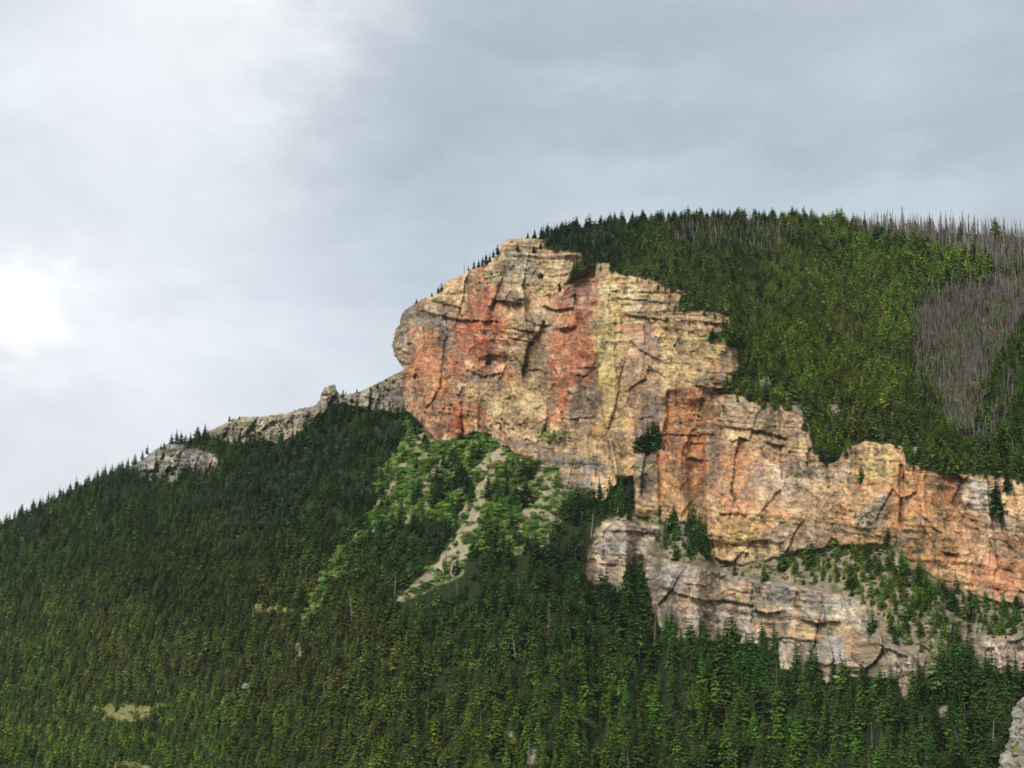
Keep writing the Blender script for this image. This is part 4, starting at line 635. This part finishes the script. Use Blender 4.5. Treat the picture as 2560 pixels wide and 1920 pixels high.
def near(x, y):
    nm, lx, ly = min(LMK, key=lambda q: (q[1] - x) ** 2 + (q[2] - y) ** 2); dx, dy = x - lx, y - ly; d = math.hypot(dx, dy)
    if d < 30: return 'beside ' + nm
    f = 'just ' if d < 75 else ('' if d < 150 else 'well ')
    if abs(dy) > 2 * abs(dx): w = 'uphill from ' if dy < 0 else 'downhill from '
    elif abs(dx) > 2 * abs(dy): w = 'west of ' if dx < 0 else 'east of '
    else: w = ('uphill ' if dy < 0 else 'downhill ') + ('and west of ' if dx < 0 else 'and east of ')
    return f + w + nm
ORD = 'first second third fourth fifth sixth seventh eighth ninth tenth eleventh twelfth thirteenth fourteenth fifteenth sixteenth seventeenth eighteenth nineteenth twentieth'.split()
ORD += ['twenty-' + o for o in ORD[:9]] + ['thirtieth'] + ['thirty-' + o for o in ORD[:9]] + ['fortieth'] + ['forty-' + o for o in ORD[:9]] + ['fiftieth'] + ['fifty-' + o for o in ORD[:9]]
LAB = []
def relabel():
    by = {}
    for e_, x, t in LAB: by.setdefault(t, []).append((x, e_))
    for t, v in by.items():
        v.sort(key=lambda q: q[0])
        for i_, (x, e_) in enumerate(v): e_['label'] = t if len(v) == 1 else t + ', ' + ORD[min(i_, len(ORD) - 1)] + ' eastward'
inframe = (px > 0) & (px < PW) & (py < PH + 40) & (py - hpx < PH)
live = np.nonzero(inframe & ~burn)[0]; live = live[np.argsort(-hpx[live])]
NIND = 300 - len(SOLO); pick_l = live[:NIND]
dead = np.nonzero(inframe & burn)[0]; dead = dead[np.argsort(-hpx[dead])]; pick_d = dead[:290]
ind = np.zeros(n, bool); ind[pick_l] = True; ind[pick_d] = True
protoC = {}
def make_tree(name, loc, h, w, rz, mesh, tintc, label, cat, group):
    e = bpy.data.objects.new(name, None); C.objects.link(e); e.location = loc; e.rotation_euler = (0, 0, rz); e.scale = (w, w, h); e.empty_display_size = .3; tag(e, label, cat, group)
    t = bpy.data.objects.new('trunk', TRK); C.objects.link(t); t.parent = e
    c = bpy.data.objects.new('crown', mesh); C.objects.link(c); c.parent = e; c['tint'] = [float(v) for v in tintc]
    protoC.setdefault(mesh.name, c); return e
HUE = lambda c: 'olive green' if c[0] > c[1] * .72 else ('bright green' if c[1] > .085 else ('deep green' if c[1] > .05 else 'very dark green'))
for i, q in enumerate(pick_l):
    me = (PIN if pine[q] else SPR)[i % 5]
    kind_ = 'pine_tree' if pine[q] else 'spruce_tree'
    shape = 'tall' if hpx[q] > 70 else ('full' if wid[q] / hm[q] > 1.08 else ('slender' if wid[q] / hm[q] < .94 else 'even-sided'))
    lab = f"{shape} {HUE(tint[q])} {'pine' if pine[q] else 'spruce'} {near(px[q], py[q])}"
    e = make_tree(kind_, pos[q], hm[q], wid[q], RNG.random() * 6.28, me, tint[q], lab, 'conifer', 'conifers ' + region(px[q], py[q])); LAB.append((e, px[q], lab))
sun_ = 0
for i, (x, y, hh, sl_, lab, _) in enumerate(SOLO):
    p = surf(np.array([float(x)]), np.array([float(y)]))[0]; h = hh * p[1] / F; c = s2l((36 + RNG.random() * 10, 58 + RNG.random() * 14, 30)) * KL
    p = p + np.array([0, -1.0, -.3])
    make_tree('pine_tree' if sl_ > 1.05 else 'spruce_tree', p, h, h * sl_ * 1.5, RNG.random() * 6.28, (PIN if sl_ > 1.05 else SPR)[i % 5], c, lab, 'conifer', None)
for i, q in enumerate(pick_d):
    e = bpy.data.objects.new('dead_tree', SNG[i % 6]); C.objects.link(e); e.location = pos[q]; e.scale = (wid[q], wid[q], hm[q]); e.rotation_euler = (RNG.normal() * .06, RNG.normal() * .06, RNG.random() * 6.28); e['tint'] = [float(v) for v in tint[q]]
    place = 'on the burnt crest at the skyline' if (px[q] > 1800 and py[q] < 600) else ('in the burnt hollow beside the green plateau wood' if px[q] > 1900 and py[q] < 1000 else ('among living pines near the crest' if py[q] < 620 else 'standing bare among the living conifers ' + region(px[q], py[q]).replace('in the ', 'of the ').replace('on the ', 'of the ').replace('at the ', 'of the ')))
    tag(e, 'x', 'dead tree', 'dead trees ' + place.split(' of the ')[0]); LAB.append((e, px[q], ('tall ' if hpx[q] > 46 else '') + ('rusty' if tint[q][0] > tint[q][1] * 1.6 else ('pale grey' if tint[q][0] > .17 else 'dark grey')) + ' leafless snag ' + near(px[q], py[q])))
    protoC.setdefault(SNG[i % 6].name, e)
e = bpy.data.objects.new('dead_tree', SNG[0]); C.objects.link(e); p = surf(np.array([1003.]), np.array([590.]))[0]; e.location = p; h = 26 * p[1] / F; e.scale = (h, h, h); e['tint'] = list(s2l((90, 84, 78)) * .7); tag(e, 'lone dead snag on the skyline of the headland brow', 'dead tree')
e = bpy.data.objects.new('dead_tree', SNG[1]); C.objects.link(e); p = surf(np.array([1113.]), np.array([1432.]))[0]; e.location = p + np.array([0, -6, 3]); h = 50 * p[1] / F; e.scale = (h * .8, h * .8, h); e.rotation_euler = (0, R(-6), 0); e['tint'] = list(s2l((190, 184, 176)) * .7); tag(e, 'leaning silver white dead trunk in the lower forest', 'dead tree')

# ---- shrubs on talus, ledges and shelves
sh_area = np.where(m_mead, 1.0, 0); sh_area[m_scree] = .05
sh_area = np.where(m_mead & ~m_scree, (.2 + 1.0 * (fbm(GX / 14, GY / 9, 3, 8) > -.08)) * np.where(streak > .12, .15, 1.0), sh_area)
sh_area[m_bench] = .22; sh_area[m_clear] = .12; sh_area[m_burn] = .5; sh_area[m_gap] = .25
hdm = inpoly([(1160, 925), (1215, 925), (1235, 955), (1225, 965), (1180, 955)]) | inpoly([(1048, 590), (1088, 588), (1085, 602), (1040, 600)]) | inpoly([(1105, 700), (1150, 690), (1160, 730), (1110, 735)]) | inpoly([(1180, 640), (1200, 630), (1210, 640), (1190, 650)]) | inpoly([(1845, 1110), (1880, 1105), (1885, 1140), (1850, 1150)]) | inpoly([(980, 875), (997, 875), (996, 890), (980, 890)]) | inpoly([(1060, 915), (1140, 915), (1140, 928), (1030, 935)])
ah = np.maximum(areaH, (hdm[:-1, :-1]) * mpp[:-1, :-1] ** 2 * 4 * 1.2)
sh_area = np.where(hdm, .45, sh_area); forestsh = (dens > .5) & ~m_burn; sh_area = np.where(forestsh & ~m_mead, .22, sh_area)
lam = cell * sh_area[:-1, :-1] * ah / 4.2; cnt = RNG.poisson(np.clip(lam, 0, 2)); ci, cj = np.nonzero(cnt); rep = cnt[ci, cj]; ci = np.repeat(ci, rep); cj = np.repeat(cj, rep)
qx = gx[cj] + RNG.random(len(cj)) * ST; qy = gy[ci] + RNG.random(len(ci)) * ST; qp = surf(qx, qy); ns = len(qx)
md = samp(m_mead, qx, qy); ssz = np.where(md, RNG.uniform(2.4, 5.2, ns), RNG.uniform(1.2, 3.2, ns)); big = md & (RNG.random(ns) < .12); ssz[big] *= 1.5
sc_ = np.where(md[:, None], np.array([98, 134, 58.]), np.array([84, 100, 50.])); sc_ = sc_ * (1 + .2 * RNG.normal(size=(ns, 1)) + .3 * fbm(qx / 25, qy / 18, 2, 5)[:, None]); yel = (RNG.random(ns) < .25)[:, None]; sc_ = np.where(yel, sc_ * (1.25, 1.05, 1.0), sc_)
stint = s2l(np.clip(sc_, 20, 190)) * .95
infr = (qx > 0) & (qx < PW) & (qy < PH); app = ssz / (qp[:, 1] / F)
so_ = np.nonzero(infr)[0]; so_ = so_[np.argsort(-app[so_])][:280]; sind = np.zeros(ns, bool); sind[so_] = True
protoS = {}
for i, q in enumerate(so_):
    e = bpy.data.objects.new('shrub', SHR[i % 5]); C.objects.link(e); e.location = qp[q]; s = ssz[q]; e.scale = (s, s, s * 1.05); e.rotation_euler = (0, 0, RNG.random() * 6.28); e['tint'] = [float(v) for v in stint[q]]
    place = 'on the talus fan below the red headland' if qx[q] > 860 and qy[q] < 1260 and qx[q] < 1260 else ('in the gully between the talus and the lower forest' if qx[q] <= 860 and qy[q] < 1400 else region(qx[q], qy[q]))
    tag(e, 'x', 'shrub', 'shrubs ' + place); LAB.append((e, qx[q], ('big ' if ssz[q] > 6 else '') + ('yellowish' if stint[q][0] > stint[q][1] * .62 else ('fresh green' if stint[q][1] > .17 else 'dark green')) + ' shrub ' + near(qx[q], qy[q]))); protoS.setdefault(SHR[i % 5].name, e)

# ---- the uncountable rest: one object each, filled by geometry nodes with the meshes of the single trees
def scatter(name, P, H, Wd, T, meshidx, protos, label, cat, tilt=.02):
    me = bpy.data.meshes.new(name); me.vertices.add(len(P)); me.vertices.foreach_set('co', np.asarray(P, np.float32).ravel())
    def at(nm, ty, data, key):
        a_ = me.attributes.new(nm, ty, 'POINT'); a_.data.foreach_set(key, np.ascontiguousarray(data).ravel())
    at('sc', 'FLOAT_VECTOR', np.stack([Wd, Wd, H], -1).astype(np.float32), 'vector'); at('rz', 'FLOAT_VECTOR', np.stack([RNG.normal(size=len(P)) * tilt, RNG.normal(size=len(P)) * tilt, RNG.random(len(P)) * 6.28], -1).astype(np.float32), 'vector')
    at('tint', 'FLOAT_COLOR', np.concatenate([T, np.ones((len(P), 1))], 1).astype(np.float32), 'color'); at('ix', 'INT', np.asarray(meshidx, np.int32), 'value'); me.update()
    o = bpy.data.objects.new(name, me); C.objects.link(o); tag(o, label, cat, kind='stuff')
    g_ = bpy.data.node_groups.new(name, 'GeometryNodeTree'); g_.interface.new_socket('Geometry', in_out='INPUT', socket_type='NodeSocketGeometry'); g_.interface.new_socket('Geometry', in_out='OUTPUT', socket_type='NodeSocketGeometry')
    gi = g_.nodes.new('NodeGroupInput'); go = g_.nodes.new('NodeGroupOutput'); ip = g_.nodes.new('GeometryNodeInstanceOnPoints'); g2i = g_.nodes.new('GeometryNodeGeometryToInstance')
    for pr in reversed(protos):
        oi = g_.nodes.new('GeometryNodeObjectInfo'); oi.inputs['Object'].default_value = pr; oi.inputs['As Instance'].default_value = False; oi.transform_space = 'ORIGINAL'; g_.links.new(oi.outputs['Geometry'], g2i.inputs[0])
    ip.inputs['Pick Instance'].default_value = True; g_.links.new(g2i.outputs[0], ip.inputs['Instance']); g_.links.new(gi.outputs[0], ip.inputs['Points'])
    for nm, dt, sk in (('sc', 'FLOAT_VECTOR', 'Scale'), ('rz', 'FLOAT_VECTOR', 'Rotation'), ('ix', 'INT', 'Instance Index')):
        a_ = g_.nodes.new('GeometryNodeInputNamedAttribute'); a_.data_type = dt; a_.inputs[0].default_value = nm
        if sk == 'Rotation':
            er = g_.nodes.new('FunctionNodeEulerToRotation'); g_.links.new(a_.outputs[0], er.inputs[0]); g_.links.new(er.outputs[0], ip.inputs[sk])
        else: g_.links.new(a_.outputs[0], ip.inputs[sk])
    g_.links.new(ip.outputs[0], go.inputs[0]); md_ = o.modifiers.new('fill', 'NODES'); md_.node_group = g_
    return o
prC = [protoC[k] for k in sorted(protoC) if k.startswith('crown')]; prN = [k for k in sorted(protoC) if k.startswith('crown')]
spi = [i for i, k in enumerate(prN) if k in {m.name for m in SPR}]; pni = [i for i, k in enumerate(prN) if k in {m.name for m in PIN}]
r = ~ind & ~burn; ix = np.where(pine[r], np.array(pni)[RNG.integers(0, len(pni), r.sum())], np.array(spi)[RNG.integers(0, len(spi), r.sum())])
scatter('forest', pos[r], hm[r], wid[r], tint[r], ix, prC, 'mass of green conifers covering the mountainside and plateau', 'forest')
r = ~ind & burn; prD = [protoC[k] for k in sorted(protoC) if k.startswith('snag')]
scatter('burnt_forest', pos[r], hm[r], wid[r], tint[r], RNG.integers(0, len(prD), r.sum()), prD, 'grey brown stand of burnt leafless trees on the crest and in the hollow', 'burnt forest', .07)
r = ~sind; prS = [protoS[k] for k in sorted(protoS)]
scatter('undergrowth', qp[r], ssz[r] * 1.05, ssz[r], stint[r], RNG.integers(0, len(prS), r.sum()), prS, 'low green scrub on talus, shelves and between the trees', 'undergrowth')

# ------------------------------------------------------------------ boulders and the near rock outcrop
def rock_mesh(name, seed, sx, sy, sz, res=40):
    u = np.linspace(0, 2 * math.pi, res, endpoint=False); v = np.linspace(-.5, 1.57, res // 2); U, Vv = np.meshgrid(u, v)
    d = np.stack([np.cos(U) * np.cos(Vv), np.sin(U) * np.cos(Vv), np.sin(Vv)], -1)
    f1, f2, cid = voro(d[..., 0] * 2.2 + seed * 3 + d[..., 2], d[..., 1] * 2.2 + d[..., 2] * 2.0 + 7, seed % 12)
    r_ = 1 + .5 * (cid - .5) + .35 * fbm(d[..., 0] * 2 + seed + 5, d[..., 2] * 2 + d[..., 1] + 9, 3, seed) ; V = (d * r_[..., None]) * (sx, sy, sz); rr, cc = U.shape
    idx = np.arange(rr * cc).reshape(rr, cc); Fq = np.stack([idx[:-1], np.roll(idx[:-1], -1, 1), np.roll(idx[1:], -1, 1), idx[1:]], -1).reshape(-1, 4)
    V = V.reshape(-1, 3); k = (1 + .25 * fbm(V[:, 0] * 1.3 + 9, V[:, 2] * 1.5 + V[:, 1], 3, 2))[:, None]
    return V, Fq, k
BO = [(533, 1496, 8, (190, 186, 180), 'single pale boulder standing out of the lower forest'), (1655, 838, 13, (176, 164, 144), 'tall grey crag among pines above the overhang'), (1624, 838, 7, (170, 160, 144), 'small grey crag beside the taller crag'),
      (2012, 775, 3, (226, 220, 204), 'white stone in the burnt hollow'), (2058, 766, 3, (226, 220, 204), 'second white stone in the burnt hollow'), (2150, 880, 3, (220, 214, 200), 'white stone at the lower end of the burnt hollow'), (2138, 712, 3, (226, 220, 204), 'white stone high in the burnt hollow')]
for i, (x, y, rpx, c, lab) in enumerate(BO):
    p = surf(np.array([float(x)]), np.array([float(y)]))[0]; s = rpx * p[1] / F
    V, Fq, k = rock_mesh('boulder', i + 1, s, s * .8, s * (1.35 if 'tall' in lab else .85)); o = mesh_obj('boulder', V, Fq, M_rock, s2l(np.array(c) * .86) * KA * k); o.location = p + np.array([0, -4.5 if y > 1000 else -2, s * .3 + (3 if y > 1200 else 0)]); tag(o, lab, 'boulder')
# near outcrop, a craggy buttress of which only the edge is in view
zz = np.linspace(-60, 26, 200); th = np.linspace(-1.0, math.pi + 1.0, 260)
ZZ, TH = np.meshgrid(zz, th, indexing='ij'); hN = (26 - ZZ)
YO = 520.0; cx = (2328 - 1106) / F * YO
prof = np.interp(ZZ, [-60, -30, -8, -3, 1, 4, 8, 12, 17, 22, 26], [40, 30, 22, 20, 19, 16, 14.6, 13.5, 12.4, 9, 2])
sx_ = np.cos(TH + math.pi); sy_ = -np.sin(TH)
f1, f2, cid = voro(TH * 9 + .3 * fbm(TH * 6, ZZ / 6, 2, 1), ZZ / 4.2 + .4 * fbm(TH * 5, ZZ / 4, 2, 2), 4); f3, f4, cid2 = voro(TH * 24, ZZ / 1.5, 7)
rad = prof + 4.0 * (cid - .5) + 1.6 * (cid2 - .5) - 1.2 * (1 - sstep(0, .12, f2 - f1)) + 1.2 * fbm(TH * 4 + 3, ZZ / 7, 4, 5) + .5 * fbm(TH * 30, ZZ / 1.0, 3, 6)
OV = np.stack([cx + sx_ * rad, YO + sy_ * rad * 1.2, ZZ + .4 * fbm(TH * 12, ZZ, 2, 3)], -1); ii = np.arange(OV.shape[0] * OV.shape[1]).reshape(OV.shape[:2])
oc = np.array([186, 178, 164.]) * (1 + .22 * fbm(TH * 18, ZZ / 1.6, 4, 3)[..., None]); oc = np.where((fbm(TH * 10 + 3, ZZ / 3, 3, 8) > .28)[..., None], np.array([150, 146, 90.]), oc)
o = mesh_obj('outcrop', OV.reshape(-1, 3), np.stack([ii[:-1, :-1], ii[:-1, 1:], ii[1:, 1:], ii[1:, :-1]], -1).reshape(-1, 4), M_rock, (s2l(np.clip(oc, 5, 250)) * KA).reshape(-1, 3)); tag(o, 'pale grey near crag with mossy ledges jutting in at the lower corner', 'rock outcrop')
relabel()
print('done', ns, 'shrubs')

# ------------------------------------------------------------------ thin summer haze in the valley air
hz, ht, hp = new_mat('haze_air'); ht.nodes.remove(hp); pv = ht.nodes.new('ShaderNodeVolumePrincipled'); pv.inputs['Color'].default_value = (.86, .93, 1, 1); pv.inputs['Density'].default_value = HAZE; pv.inputs['Anisotropy'].default_value = .2
ht.links.new(pv.outputs[0], [q for q in ht.nodes if q.type == 'OUTPUT_MATERIAL'][0].inputs['Volume'])
hv = [(x, y, z) for z in (-950, 620) for y in (-6100, 9400) for x in (-9100, 9100)]
o = mesh_obj('haze', hv, [(0, 2, 3, 1), (4, 5, 7, 6), (0, 1, 5, 4), (2, 6, 7, 3), (0, 4, 6, 2), (1, 3, 7, 5)], hz); tag(o, 'thin bluish air between the valley and the mountain', 'haze', kind='stuff')
